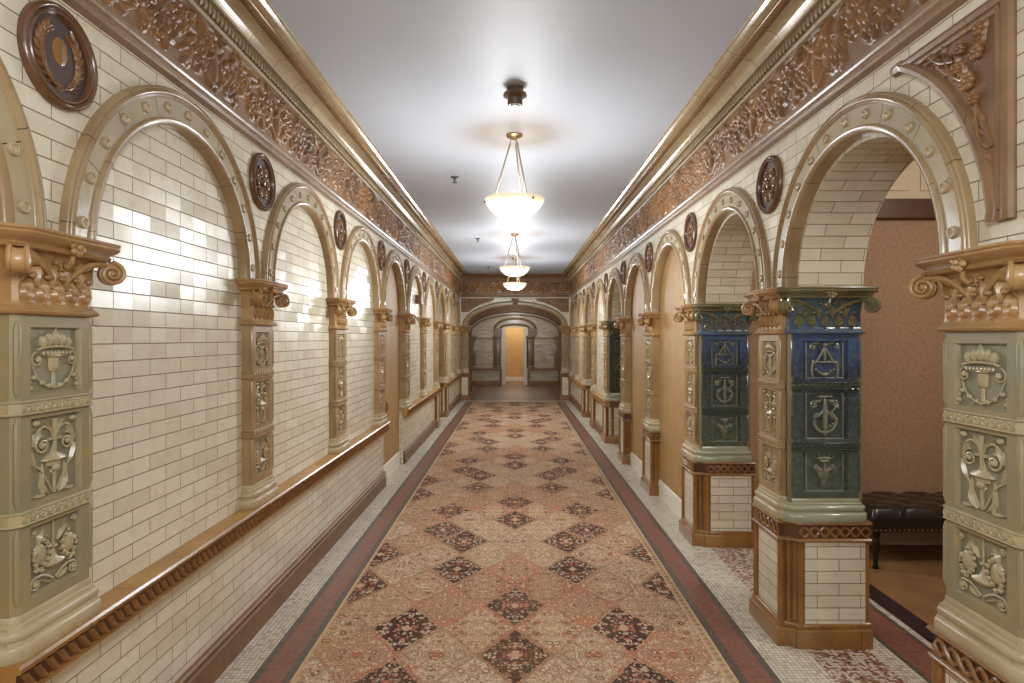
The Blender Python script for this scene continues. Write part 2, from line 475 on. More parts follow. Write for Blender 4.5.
    def spiral(s, cx, cz, r0, turns, a0, sgn=1, rad=.005, y=.004, n=26, mat=0, r1=.006, flat=1.0, tail=None):
        pts = []
        if tail: pts += [(p[0], y, p[1]) for p in tail]
        for i in range(n + 1):
            t = i / n
            r = r0 + (r1 - r0) * t ** .85
            a = a0 + sgn * 2 * PI * turns * t
            pts.append((cx + math.cos(a) * r, y + .004 * t, cz + math.sin(a) * r))
        s.tube(pts, lambda t: rad * (1 - .35 * t), 6, mat, True, flat)
        s.ball((cx, y + .004, cz), r1 * 1.25, r1 * 1.1, r1 * 1.25, 8, 5, mat)
        return s
    def mold(s, path, prof, mat=0, closed=False, cap_top=True, cap_bot=True, mats=None):
        """sweep prof [(offset outward, z)] along a 2-D path (outward = left of travel), mitred"""
        N = len(path)
        nor = []
        for i in range(N):
            def en(j):
                p, q = path[j % N], path[(j + 1) % N]
                dx, dy = q[0] - p[0], q[1] - p[1]; L = math.hypot(dx, dy)
                return (-dy / L, dx / L)
            if closed: n1, n2 = en(i - 1), en(i)
            elif i == 0: n1 = n2 = en(0)
            elif i == N - 1: n1 = n2 = en(N - 2)
            else: n1, n2 = en(i - 1), en(i)
            d = 1 + n1[0] * n2[0] + n1[1] * n2[1]
            nor.append(((n1[0] + n2[0]) / d, (n1[1] + n2[1]) / d))
        vs = []; K = len(prof)
        for o, z in prof:
            for i in range(N): vs.append((path[i][0] + nor[i][0] * o, path[i][1] + nor[i][1] * o, z))
        M_ = N if closed else N - 1
        for k in range(K - 1):
            fs = [(k * N + i, k * N + (i + 1) % N, (k + 1) * N + (i + 1) % N, (k + 1) * N + i) for i in range(M_)]
            if k == 0: b = len(s.v); s.add(vs, fs, mats[k] if mats else mat)
            else:
                for f in fs: s.f.append(tuple(x + b for x in f)); s.m.append(mats[k] if mats else mat)
        if cap_bot: s.f.append(tuple(b + i for i in range(N))); s.m.append(mats[0] if mats else mat)
        if cap_top: s.f.append(tuple(b + (K - 1) * N + i for i in range(N))[::-1]); s.m.append(mats[-1] if mats else mat)
        return s
    def mesh(s, name, mats, smooth=True, recalc=True, angle=42):
        me = bpy.data.meshes.new(name)
        me.from_pydata(s.v, [], s.f)
        for m in (mats if isinstance(mats, (list, tuple)) else [mats]): me.materials.append(M[m] if isinstance(m, str) else m)
        me.polygons.foreach_set('material_index', s.m)
        uvl = me.uv_layers.new(name='UVMap').data
        for p in me.polygons:
            nrm = p.normal
            ax = max(range(3), key=lambda i: abs(nrm[i]) + (1e-4 if i == 2 else 0))
            given = s.uv.get(p.index)
            for q, li in enumerate(p.loop_indices):
                if given: uvl[li].uv = given[q]; continue
                co = me.vertices[me.loops[li].vertex_index].co
                uvl[li].uv = (co.x, co.y) if ax == 2 else ((co.y, co.z) if ax == 0 else (co.x, co.z))
        if recalc:
            bm = bmesh.new(); bm.from_mesh(me)
            bmesh.ops.recalc_face_normals(bm, faces=bm.faces[:]); bm.to_mesh(me); bm.free()
        if smooth:
            me.polygons.foreach_set('use_smooth', [True] * len(me.polygons))
            me.set_sharp_from_angle(angle=math.radians(angle))
        me.update()
        return me
    def build(s, name, mats, parent=None, **kw):
        return put(name, s.mesh(name, mats, **kw), parent)

def put(name, me, parent=None, loc=None, rot=None):
    o = bpy.data.objects.new(name, me); C.objects.link(o)
    if parent is not None: o.parent = parent
    if loc is not None: o.location = loc
    if rot is not None: o.rotation_euler = rot
    return o
def struct(o): o['kind'] = 'structure'; return o
def tag(o, label, cat, group=None):
    o['label'] = label; o['category'] = cat
    if group: o['group'] = group
    return o
def thing(name, label, cat, loc=(0, 0, 0), rotz=0, group=None):
    o = bpy.data.objects.new(name, None); C.objects.link(o)
    o.empty_display_size = .1
    o.location = loc; o.rotation_euler = (0, 0, rotz)
    return tag(o, label, cat, group)

# ------------------------------------------------------------------ layout numbers (metres)
PAN, SP, DADO = 1.36, 1.335, 1.335        # |X| of blind panels, spandrel wall, dado brick
Y0, Y0R, BAY = 1.775, 1.750, 1.45
SPRING, TOPW, CEIL = 1.778, 2.50, 3.04
BACK = 1.69
RH = .56
YEND = 15.05
ZR = -.045                                # the right arcade stands a little lower
def yk(k, s=-1): return (Y0 if s < 0 else Y0R) + BAY * k
def spring(s): return SPRING if s < 0 else SPRING + ZR + .01
LEFT = {-1: 'panel', 0: 'brick', 1: 'brick', 2: 'brick', 3: 'panel', 4: 'brick', 5: 'brick', 6: 'open', 7: 'brick', 8: 'brick'}
RIGHT = {0: 'open', 1: 'open', 2: 'panel', 3: 'panel', 4: 'open', 5: 'brick', 6: 'open', 7: 'brick', 8: 'brick'}
NSEG = 40

# ------------------------------------------------------------------ walls
def wall_side(s, kinds, name, y_plain):
    w = MB(); SPR = spring(s); DT = .64 + (ZR if s > 0 else 0)
    X = lambda a: s * a
    # spandrels
    for k, kd in kinds.items():
        yc = yk(k, s) + BAY / 2
        ys = [yc - BAY / 2] + [yc - RH * math.cos(PI * i / NSEG) for i in range(NSEG + 1)] + [yc + BAY / 2]
        zs = [SPR] + [SPR + RH * math.sin(PI * i / NSEG) for i in range(NSEG + 1)] + [SPR]
        for i in range(len(ys) - 1):
            w.quad((X(SP), ys[i], zs[i]), (X(SP), ys[i + 1], zs[i + 1]), (X(SP), ys[i + 1], TOPW + .06), (X(SP), ys[i], TOPW + .06))
        if kd == 'brick':
            w.quad((X(PAN), yk(k, s) - .02, .60), (X(PAN), yk(k + 1, s) + .02, .60), (X(PAN), yk(k + 1, s) + .02, 2.45), (X(PAN), yk(k, s) - .02, 2.45))
    # wall strip behind pilasters where a panel or an opening adjoins
    # last strip up to the end wall
    ylast = yk(9, s)
    w.quad((X(SP), ylast, .6), (X(SP), YEND + .05, .6), (X(SP), YEND + .05, TOPW + .06), (X(SP), ylast, TOPW + .06))
    yf = yk(min(kinds), s)
    # plain wall beside and behind the camera
    w.quad((X(SP), -5.0, 0), (X(SP), y_plain, 0), (X(SP), y_plain, TOPW + .06), (X(SP), -5.0, TOPW + .06))
    if y_plain < yf:
        w.quad((X(SP), y_plain, SPR), (X(SP), yf, SPR), (X(SP), yf, TOPW + .06), (X(SP), y_plain, TOPW + .06))
    # backing above the spandrels, behind frieze and cornice
    w.quad((X(SP + .005), -5.0, TOPW), (X(SP + .005), YEND + .05, TOPW), (X(SP + .005), YEND + .05, CEIL + .02), (X(SP + .005), -5.0, CEIL + .02))
    # back face of the wall above the openings
    for k, kd in kinds.items():
        if kd != 'open': continue
        yc = yk(k, s) + BAY / 2; r = .532
        ys = [yc - BAY / 2] + [yc - r * math.cos(PI * i / NSEG) for i in range(NSEG + 1)] + [yc + BAY / 2]
        zs = [SPR] + [SPR + r * math.sin(PI * i / NSEG) for i in range(NSEG + 1)] + [SPR]
        for i in range(len(ys) - 1):
            w.quad((X(BACK), ys[i], zs[i]), (X(BACK), ys[i + 1], zs[i + 1]), (X(BACK), ys[i + 1], CEIL), (X(BACK), ys[i], CEIL))
        # brick soffit and its front edge
        for i in range(NSEG):
            a0, a1 = PI * i / NSEG, PI * (i + 1) / NSEG
            p = [(yc - r * math.cos(a), SPR + r * math.sin(a)) for a in (a0, a1)]
            q = [(yc - (r + .07) * math.cos(a), SPR + (r + .07) * math.sin(a)) for a in (a0, a1)]
            l0, l1 = a0 * r, a1 * r
            w.quad((X(1.375), *p[0]), (X(BACK), *p[0]), (X(BACK), *p[1]), (X(1.375), *p[1]), 0,
                   [(1.375, l0), (BACK, l0), (BACK, l1), (1.375, l1)])
            w.quad((X(1.375), *p[0]), (X(1.375), *p[1]), (X(1.375), *q[1]), (X(1.375), *q[0]), 0,
                   [(.05, l0), (.05, l1), (.12, l1), (.12, l0)])
    # dado blocks with end returns
    runs = []
    ks = sorted(kinds)
    k = ks[0]
    while k <= ks[-1]:
        if kinds[k] == 'brick':
            k2 = k
            while k2 + 1 in kinds and kinds[k2 + 1] == 'brick': k2 += 1
            runs.append((yk(k, s) - .17, yk(k2 + 1, s) + .17 if k2 != ks[-1] else YEND)); k = k2 + 1
        else: k += 1
    for a, b in runs:
        w.quad((X(DADO), a, 0), (X(DADO), b, 0), (X(DADO), b, DT), (X(DADO), a, DT))
        for yy in (a, b):
            w.quad((X(DADO), yy, 0), (X(1.56), yy, 0), (X(1.56), yy, DT), (X(DADO), yy, DT))
        w.quad((X(DADO), a, DT), (X(1.56), a, DT), (X(1.56), b, DT), (X(DADO), b, DT))
    struct(w.build(name, 'brick', smooth=False, recalc=False))
    return runs
runsL = wall_side(-1, LEFT, 'wall_left', .30)
runsR = wall_side(1, RIGHT, 'wall_right', 1.60)

fl = MB()
fl.quad((-1.45, -5, 0), (5.2, -5, 0), (5.2, 15.3, 0), (-1.45, 15.3, 0))
fl.quad((-1.45, 15.3, 0), (5.2, 15.3, 0), (5.2, 23, 0), (-1.45, 23, 0))
fl.quad((-3.2, 10.0, 0), (-1.45, 10.0, 0), (-1.45, 12.6, 0), (-3.2, 12.6, 0))
struct(fl.build('floor', 'mosaic', smooth=False))
ce = MB(); ce.box(-1.3, 1.3, -5, YEND, CEIL, CEIL + .05)
struct(ce.build('ceiling', 'ceiling', smooth=False))
wb = MB(); wb.box(-1.5, 1.5, -5.1, -5.0, 0, CEIL)
struct(wb.build('wall_back', 'brick', smooth=False))

# ------------------------------------------------------------------ long mouldings (structure)
def extr(s, prof, y0, y1, mats=None, mat=0, mb=None, capends=True):
    """extrude a (|X|, z) profile along Y on side s"""
    m = mb or MB(); K = len(prof)
    vs = [(s * x, y, z) for y in (y0, y1) for x, z in prof]
    ln = [0]
    for i in range(K - 1): ln.append(ln[-1] + math.hypot(prof[i + 1][0] - prof[i][0], prof[i + 1][1] - prof[i][1]))
    for i in range(K - 1):
        m.quad(vs[i], vs[K + i], vs[K + i + 1], vs[i + 1], (mats[i] if mats else mat), [(y0, ln[i]), (y1, ln[i]), (y1, ln[i + 1]), (y0, ln[i + 1])])
    if capends:
        m.add(vs[:K], [tuple(range(K))], mat); m.add(vs[K:], [tuple(range(K))], mat)
    return m
def arc(x0, z0, x1, z1, bulge, n=6):
    """curve between two profile points; bulge>0 pushes to smaller |X| and up"""
    out = []
    for i in range(1, n):
        t = i / n
        b = math.sin(PI * t) * bulge
        dx, dz = x1 - x0, z1 - z0; L = math.hypot(dx, dz)
        out.append((x0 + dx * t - dz / L * b, z0 + dz * t + dx / L * b))
    return out
corn = [(SP, 2.855), (1.312, 2.857), (1.308, 2.872), (1.316, 2.876), (1.316, 2.934), (1.285, 2.933), (1.282, 2.944)]
corn += arc(1.282, 2.944, 1.216, 2.984, -.013) + [(1.216, 2.984), (1.216, 2.987), (1.240, 2.989), (1.240, 3.003)]
nc = len(corn)
crown = [(1.240, 3.003), (1.184, 3.003), (1.181, 3.007)] + arc(1.181, 3.007, 1.135, 3.030, .006) + [(1.135, 3.030), (1.128, 3.032), (1.122, CEIL + .001), (1.30, CEIL + .001)]
fm = [(SP, 2.494), (1.303, 2.498)] + arc(1.303, 2.498, 1.303, 2.522, .006, 4) + [(1.303, 2.522), (1.316, 2.528), (1.316, 2.534)] + arc(1.316, 2.534, 1.308, 2.566, .006, 4) + [(1.308, 2.566), (1.322, 2.572), (1.325, 2.582), (SP, 2.584)]

# frieze relief tile as a height field
def frieze_mesh(L=BAY, H=.278, nu=250, nw=50, depth=.024):
    u = np.linspace(0, L, nu + 1); w = np.linspace(0, H, nw + 1)
    U, W = np.meshgrid(u, w, indexing='ij')
    h = np.zeros_like(U)
    def ridge(d, wd): return np.clip(1 - (d / wd) ** 2, 0, 1) ** .5
    def spir(cu, cw, R, sgn, pitch, ph, wd):
        x, y = U - cu, W - cw
        r = np.hypot(x, y); th = np.arctan2(y, x) * sgn
        tt = (r / pitch - th / (2 * PI) + ph) % 1.0
        d = np.abs(tt - .5) * pitch
        m = np.clip((R - r) / .02, 0, 1)
        lob = .75 + .25 * np.cos(th * 9 + r * 60)
        return ridge(d, wd) * m * lob
    def seg(x0, y0, x1, y1, wd, amp=1.):
        dx, dy = x1 - x0, y1 - y0
        t = np.clip(((U - x0) * dx + (W - y0) * dy) / (dx * dx + dy * dy), 0, 1)
        d = np.hypot(U - x0 - t * dx, W - y0 - t * dy)
        return ridge(d, wd * (1 - .45 * t)) * amp
    def blob(x, y, rx, ry, amp=1.): return amp * np.clip(1 - ((U - x) / rx) ** 2 - ((W - y) / ry) ** 2, 0, 1) ** .5
    rg = np.random.RandomState(4)
    for c0 in (0, L / 2, L):
        flip = 1 if c0 != L / 2 else -1
        for sg in (-1, 1):
            for (du, cw, R, ph) in ((.145, .165, .095, .1), (.300, .10, .085, .6)):
                h = np.maximum(h, spir(c0 + sg * du, cw if flip > 0 else H - cw, R, sg * flip, .042, ph, .017))
            for j in range(22):     # acanthus leaves springing off the scrolls
                a = rg.uniform(0, 2 * PI); du = rg.uniform(.05, .36); cw = rg.uniform(.03, H - .03); ll = rg.uniform(.035, .075)
                h = np.maximum(h, seg(c0 + sg * du, cw, c0 + sg * du + sg * ll * math.cos(a), cw + ll * math.sin(a), rg.uniform(.010, .018), rg.uniform(.4, .9)))
            for (du, cw, R) in ((.215, .235, .036), (.215, .045, .036), (.055, .235, .034), (.36, .22, .034), (.06, .06, .03)):
                h = np.maximum(h, .8 * spir(c0 + sg * du, cw, R, -sg * flip, .026, .3, .011))
            h = np.maximum(h, seg(c0 + sg * .02, .02, c0 + sg * .12, .10, .016, .8))
            h = np.maximum(h, seg(c0 + sg * .03, .20, c0 + sg * .11, .262, .018, .9))
            for j in range(5): h = np.maximum(h, blob(c0 + sg * (.20 + .03 * j), H - .03 - .012 * j, .013, .013, .75))
        # upright figure / vase on the axis
        h = np.maximum(h, blob(c0, .10, .032, .075, 1.1)); h = np.maximum(h, blob(c0, .195, .022, .035, 1.15))
        h = np.maximum(h, blob(c0, .245, .036, .016, .9)); h = np.maximum(h, blob(c0, .03, .05, .014, .9))
        for sg in (-1, 1): h = np.maximum(h, seg(c0, .165, c0 + sg * .055, .125, .012, .95))
    h += .015 * np.sin(U * 130 + 4 * np.sin(W * 40)) * np.sin(W * 150)
    e = np.minimum(np.minimum(W, H - W) / .012, 1)
    h = h * depth * e
    idx = np.arange((nu + 1) * (nw + 1)).reshape(nu + 1, nw + 1)
    vs = np.stack([U, h, W], -1).reshape(-1, 3)
    fs = np.stack([idx[:-1, :-1], idx[1:, :-1], idx[1:, 1:], idx[:-1, 1:]], -1).reshape(-1, 4)
    me = bpy.data.meshes.new('frieze_relief')
    me.from_pydata(vs.tolist(), [], fs.tolist())
    me.polygons.foreach_set('use_smooth', [True] * len(me.polygons))
    me.materials.append(M['frieze']); me.update()
    return me
FR = frieze_mesh()

# bead of the dentil row and one slanted rope leaf of the ledge, in local (x along, y out, z up)
bead = MB()
bead.ball((0, .0, 0), .0115, .016, .028, 8, 6)
BEAD = bead.mesh('dentil_bead', 'cornice')

def face_out(s): return PI / 2 if s > 0 else -PI / 2       # local +y points into the corridor
cnt = 0
for s, nm in ((-1, 'left'), (1, 'right')):
    tr = MB()
    extr(s, corn, -5, YEND, mats=[0] * (nc - 4) + [1, 1, 1], mb=tr)
    extr(s, crown, -5, YEND, mb=tr, mats=[1] * 3 + [0] * (len(crown) - 5) + [1])
    t1 = struct(tr.build('trim_1' if s < 0 else 'trim_2', ['cornice', 'crown'], angle=60))
    n = int((YEND + .2) / .036)
    o = put('dentil_row', BEAD, t1, (s * 1.306, YEND - .02, 2.905), (0, 0, face_out(s)))
    md = o.modifiers.new('row', 'ARRAY'); md.use_relative_offset = False; md.use_constant_offset = True
    md.constant_offset_displace = (-.036 * s, 0, 0); md.count = n
    fz = struct(extr(s, fm, -5, YEND).build('trim_3' if s < 0 else 'trim_4', ['friezemould'], angle=60))
    o = put('frieze_panel', FR, fz, (s * 1.333, YEND, 2.580) if s < 0 else (s * 1.333, YEND - BAY * 11, 2.580), (0, 0, face_out(s)))
    md = o.modifiers.new('row', 'ARRAY'); md.use_relative_offset = False; md.use_constant_offset = True
    md.constant_offset_displace = (BAY, 0, 0); md.count = 11

ledge = [(PAN, .652), (1.276, .652), (1.270, .645), (1.270, .634), (1.282, .630), (1.284, .578), (1.274, .574), (1.274, .566), (DADO, .560)]
basep = [(DADO, .150), (1.318, .150), (1.310, .143), (1.310, .132), (1.320, .124), (1.320, .116), (1.308, .110), (1.308, .0)]
slant = MB()
def slant_leaf(m, w=.028, h=.046, d=.012, mat=0):
    q = []
    for i, (t, hh) in enumerate(((-.5, 0), (-.25, .8), (0, 1), (.25, .8), (.5, 0))):
        q += [(t * w * .9 - h * .35, hh * d, -h / 2), (t * w * .9 + h * .35, hh * d, h / 2)]
    m.add(q, [(2 * i, 2 * i + 2, 2 * i + 3, 2 * i + 1) for i in range(4)], mat)
    return m
slant_leaf(slant)
SLANT = slant.mesh('slanted_leaf', 'rope')
ti = 5
for s, runs in ((-1, runsL), (1, runsR)):
    for a, b in runs:
        zo = ZR if s > 0 else 0
        L = extr(s, [(x, z + zo) for x, z in ledge], a - .012, b + .012, mats=[0, 1, 1, 1, 2, 1, 1, 1])
        t1 = struct(L.build('trim_%d' % ti, ['ledgetop', 'honey', 'deep'], angle=50)); ti += 1
        n = int((b - a) / .042)
        o = put('slanted_leaf_row', SLANT, t1, (s * 1.283, a + .026, .604 + zo), (0, 0, face_out(s)))
        md = o.modifiers.new('row', 'ARRAY'); md.use_relative_offset = False; md.use_constant_offset = True
        md.constant_offset_displace = (.042 * s, 0, 0); md.count = n
        struct(extr(s, basep, a - .006, b + .006, mat=0).build('baseboard_' + ('left' if s < 0 else 'right'), 'umber', angle=50))

# ------------------------------------------------------------------ pilasters
# local frame: x along the wall, y towards the corridor (0 at |X| = 1.36), z up
D = .05; HW = .140
def U(hw, d, y0=-.03): return [(-hw, y0), (-hw, d), (hw, d), (hw, y0)]       # outward = left of travel
def Uc(hw, d, c, y0=-.03): return [(-hw, y0), (-hw, d - c), (-hw + c, d), (hw - c, d), (hw, d - c), (hw, y0)]
ROWS = [(.795, .985), (1.050, 1.280), (1.345, 1.530)]
def shaft_mb(hw=HW, d=D, pw=.092, y0=-.03, inset=.014):
    m = MB(); c = .016
    # front face with three sunk panels
    xs = [-hw + c, -pw, pw, hw - c]
    zs = [.75, .795, .985, 1.050, 1.280, 1.345, 1.530, 1.60]
    for j in range(7):
        for i in range(3):
            sunk = i == 1 and j in (1, 3, 5)
            z0, z1, x0, x1 = zs[j], zs[j + 1], xs[i], xs[i + 1]
            if not sunk: m.quad((x0, d, z0), (x1, d, z0), (x1, d, z1), (x0, d, z1))
            else:
                b = .006; yi = d - inset
                o = [(x0, d, z0), (x1, d, z0), (x1, d, z1), (x0, d, z1)]
                q = [(x0 + b, yi, z0 + b), (x1 - b, yi, z0 + b), (x1 - b, yi, z1 - b), (x0 + b, yi, z1 - b)]
                for e in range(4): m.quad(o[e], o[(e + 1) % 4], q[(e + 1) % 4], q[e])
                m.quad(*q, 1)
    for sx in (-1, 1):
        m.quad((sx * (hw - c), d, .75), (sx * hw, d - c, .75), (sx * hw, d - c, 1.60), (sx * (hw - c), d, 1.60))
        m.quad((sx * hw, d - c, .75), (sx * hw, y0, .75), (sx * hw, y0, 1.60), (sx * hw, d - c, 1.60))
        xx = sx * (hw - c * .62)
        for z0, z1 in ((.79, .99), (1.045, 1.285), (1.34, 1.545)):
            m.tube([(xx, d - c * .25, z0), (xx, d - c * .25, z0 + .02), (xx, d - c * .25, z1 - .02), (xx, d - c * .25, z1)],
                   lambda t: .003 if t in (0., 1.) else .0085, 8, 0)
    return m
def band_mb(z, hw=HW, d=D, y0=-.03):
    m = MB()
    m.mold(Uc(hw, d, .016, y0), [(0, z - .020), (.008, z - .019), (.010, z - .0165), (.006, z - .013), (.006, z + .013), (.010, z + .0165), (.008, z + .019), (0, z + .020)])
    n = max(5, int(hw * 2 / .03))
    for i in range(n):
        x = (i - (n - 1) / 2) * (2 * hw - .05) / (n - 1)
        m.lathe([(.0005, .0085), (.005, .0085), (.0065, .0072), (.0085, .0072), (.010, .0095), (.012, .0085), (.0125, .005)], 10, 0, 'y', (x, d, z))
    return m
def base_mb(hw=HW, d=D, y0=-.03, z0=.652):
    prof = [(.026, z0), (.028, z0 + .004), (.028, z0 + .034), (.024, z0 + .041), (.018, z0 + .044), (.017, z0 + .052), (.021, z0 + .057), (.021, z0 + .070), (.016, z0 + .077), (.010, z0 + .079), (.009, z0 + .088), (.003, z0 + .092), (.002, z0 + .108), (0, z0 + .112)]
    return MB().mold(Uc(hw, d, .014, y0), prof)
def volute(m, x, y, z, r, rotz, mat=0, th=.022, turns=2.1, sgn=1):
    """corner scroll: a drum with a spiral ribbon on both faces, standing in the diagonal plane"""
    q = MB()
    for face in (0, 1):
        pts = []; n = 40
        for i in range(n + 1):
            t = i / n
            rr = r * (1 - .86 * t ** .8)
            a = PI / 2 - sgn * 2 * PI * turns * t
            pts.append((math.cos(a) * rr, (.004 + .006 * t) if face == 0 else (-th - .004 - .006 * t), math.sin(a) * rr))
        q.tube(pts, lambda t: r * .17 * (1 - .4 * t), 7, mat)
        q.ball((0, .008 if face == 0 else -th - .008, 0), r * .2, r * .15, r * .2, 8, 5, mat)
    q.lathe([(.0005, -th), (r * .9, -th), (r * .82, -th * .5), (r * .9, .0), (.0005, .0)], 20, mat, 'y')
    m.join(q, Matrix.Translation((x, y, z)) @ Matrix.Rotation(rotz, 4, 'Z') @ Matrix.Translation((0, th / 2, 0)))
    return m
def bell_mb(hw=HW, d=D, y0=-.03):
    m = MB()
    # neck ring, then the bell
    m.mold(Uc(hw, d, .010, y0), [(0, 1.562), (.018, 1.566), (.022, 1.572), (.016, 1.580), (.010, 1.583), (.004, 1.590), (.001, 1.60), (.0, 1.66), (.006, 1.71), (.020, 1.742), (.03, 1.75)])
    return m
def abacus_mb(hw=HW, d=D, y0=-.03):
    m = MB()
    m.mold(Uc(hw, d, .006, y0), [(.020, 1.734), (.044, 1.738), (.049, 1.746), (.043, 1.751), (.050, 1.758), (.064, 1.764), (.071, 1.773), (.067, 1.779), (.072, 1.784), (.069, 1.791)])
    return m
def foliage_mb(hw=HW, d=D):
    """acanthus on the capital face"""
    m = MB(); y = d + .001; k = hw / .15
    for x in (-.112, -.056, 0, .056, .112):
        x *= k; bd = .15 * (1 if x > 0 else -1 if x < 0 else 0)
        m.leaf(x, 1.594, PI / 2, .072, .034, .016, y, bd, 8, 0, 4)
        for sg in (-1, 1):
            m.leaf(x, 1.600, PI / 2 + sg * .75, .044, .020, .012, y, -sg * 1.0, 6, 0, 2)
            m.leaf(x, 1.622, PI / 2 + sg * .85, .036, .016, .012, y, -sg * 1.4, 5)
        m.ball((x, y + .014, 1.668), .010, .009, .007, 8, 5)
    for x in (-.084, -.028, .028, .084):
        x *= k
        m.leaf(x, 1.640, PI / 2, .070, .026, .014, y + .002, .3 * (1 if x > 0 else -1), 7, 0, 3)
        for sg in (-1, 1): m.leaf(x, 1.665, PI / 2 + sg * .9, .034, .014, .010, y + .003, -sg * 1.3, 5)
        m.ball((x * 1.02, y + .016, 1.712), .008, .008, .006, 7, 5)
    for sg in (-1, 1):                      # caulicoles running up to the volutes
        x0 = sg * .028 * hw / .15; x1 = sg * (hw + .022)
        pts = [(x0 + (x1 - x0) * t, y + .006 + .02 * t, 1.665 + .062 * math.sin(t * PI * .62)) for t in [i / 9 for i in range(10)]]
        m.tube(pts, lambda t: .008 + .004 * t, 6)
        m.leaf(x0 * 2.2, 1.70, PI / 2 - sg * .7, .05, .026, .014, y + .006, -sg * 1.3, 6, 0, 2)
        m.leaf(x0 * 3.2, 1.70, PI / 2 - sg * 1.2, .045, .02, .014, y + .01, sg * .9, 6)
        m.spiral(sg * .012, 1.705, .018, 1.2, PI / 2, sg, .004, y + .008, 14, 0, .004)
    return m
def rosette_mb(d=D):
    m = MB(); y = d + .058
    for i in range(6):
        a = i * PI / 3 + .3
        m.ball((math.cos(a) * .017, y, 1.758 + math.sin(a) * .017), .011, .010, .011, 8, 5)
    m.ball((0, y + .006, 1.758), .009, .010, .009, 8, 5)
    m.tube([(0, y - .012, 1.735), (.004, y - .014, 1.715), (0, y - .03, 1.70)], .006, 6)
    return m
# relief ornament, local y = panel floor
def urn_relief(y, w=.222, z0=1.345, z1=1.540):
    m = MB(); zc = (z0 + z1) / 2; k = w / .18
    # bowl with a broad rim, heaped fruit or flame
    rim = [(math.cos(PI - PI * i / 16) * .052 * k, y + .010, z0 + .120 + math.sin(PI * i / 16) * .011) for i in range(17)]
    m.tube(rim, .0055, 7)
    for sg in (-1, 1):                      # handles
        m.spiral(sg * .050 * k, z0 + .094, .022, 1.15, PI / 2, -sg, .0048, y + .005, 20, 0, .006)
        m.tube([(sg * .062 * k, y + .004, z0 + .085), (sg * .054 * k, y + .005, z0 + .055), (sg * .038 * k, y + .005, z0 + .030), (sg * .018 * k, y + .005, z0 + .018), (0, y + .006, z0 + .014)], .004, 6)
        for t in ((.058, .046), (.036, .030), (.068, .018), (.016, .020)): m.ball((sg * t[0] * k, y + .005, z0 + t[1]), .0075, .0075, .0075, 8, 5)
        m.ball((sg * .068 * k, y + .004, z0 + .034), .005, .005, .005, 7, 5)
    for i, (x, h, r) in enumerate(((-.036, .144, .013), (-.018, .150, .015), (0, .154, .016), (.018, .150, .015), (.036, .144, .013))):
        m.ball((x * k, y + .006, z0 + h), r * .85, .014, r * 1.35, 8, 6)
    m.tube([(-.008, y + .008, z0 + .166), (0, y + .010, z0 + .180), (.008, y + .008, z0 + .166)], .004, 6)
    q = MB(); q.lathe([(.020, .112), (.024, .104), (.014, .098), (.015, .076), (.012, .062), (.005, .058), (.005, .030), (.009, .020), (.001, .012)], 14, 0, 'z', (0, 0, 0), k, .55)
    m.join(q, Matrix.Translation((0, y + .002, z0)))
    for i in range(8): m.ball(((i - 3.5) * .011 * k, y + .013, z0 + .112), .004, .004, .007, 6, 4)
    return m
def candelabra_relief(y, w=.195, z0=1.050, z1=1.280):
    m = MB(); k = w / .18; h = z1 - z0
    m.tube([(0, y + .004, z0 + .01), (0, y + .006, z0 + h * .3), (0, y + .006, z1 - .01)], lambda t: .006 if t < .7 else .009, 7)
    q = MB(); q.lathe([(.002, .150), (.006, .136), (.013, .122), (.038, .110), (.040, .105), (.024, .098), (.022, .088), (.008, .082), (.012, .070), (.004, .060), (.004, .02)], 16, 0, 'z', (0, 0, 0), k, .5)
    m.join(q, Matrix.Translation((0, y + .002, z0)))
    m.box(-.022 * k, .022 * k, y, y + .010, z0 + .160, z0 + .168)
    for sg in (-1, 1):
        m.spiral(sg * .040 * k, z0 + .150, .026, 1.5, PI * (.5), sg * -1, .006, y + .005, 26, 0, .007)
        pts = [(sg * x * k, y + .005, z0 + z) for x, z in ((.004, .168), (.014, .190), (.034, .202), (.052, .194), (.062, .176))]
        m.tube(pts, .0048, 6)
        m.ball((sg * .060 * k, y + .006, z1 - .016), .011, .009, .009, 8, 5)
        m.leaf(sg * .006, z0 + .178, PI / 2 - sg * .35, .050, .018, .012, y, -sg * .9, 6)
        m.leaf(sg * .064 * k, z0 + .150, PI / 2 + sg * .2, .055, .026, .014, y, sg * .7, 6, 0, 2)
        m.leaf(sg * .070 * k, z0 + .140, -PI / 2 - sg * .1, .060, .022, .010, y, -sg * .6, 6)
        m.leaf(sg * .034 * k, z0 + .012, PI / 2 - sg * .15, .085, .020, .010, y, sg * .3, 6)
        m.leaf(sg * .014 * k, z0 + .008, PI / 2 - sg * .95, .062, .030, .014, y, sg * .9, 7, 0, 3)
        m.leaf(sg * .030 * k, z0 + .012, -sg * .3 + (0 if sg > 0 else PI), .044, .022, .012, y, sg * .8, 6, 0, 2)
        m.tube([(sg * .008, y + .004, z0 + .015), (sg * .026 * k, y + .005, z0 + .05), (sg * .046 * k, y + .005, z0 + .085), (sg * .066 * k, y + .004, z0 + .10)], .0042, 6)
    m.ball((0, y + .008, z0 + .080), .013, .011, .012, 9, 6)
    return m
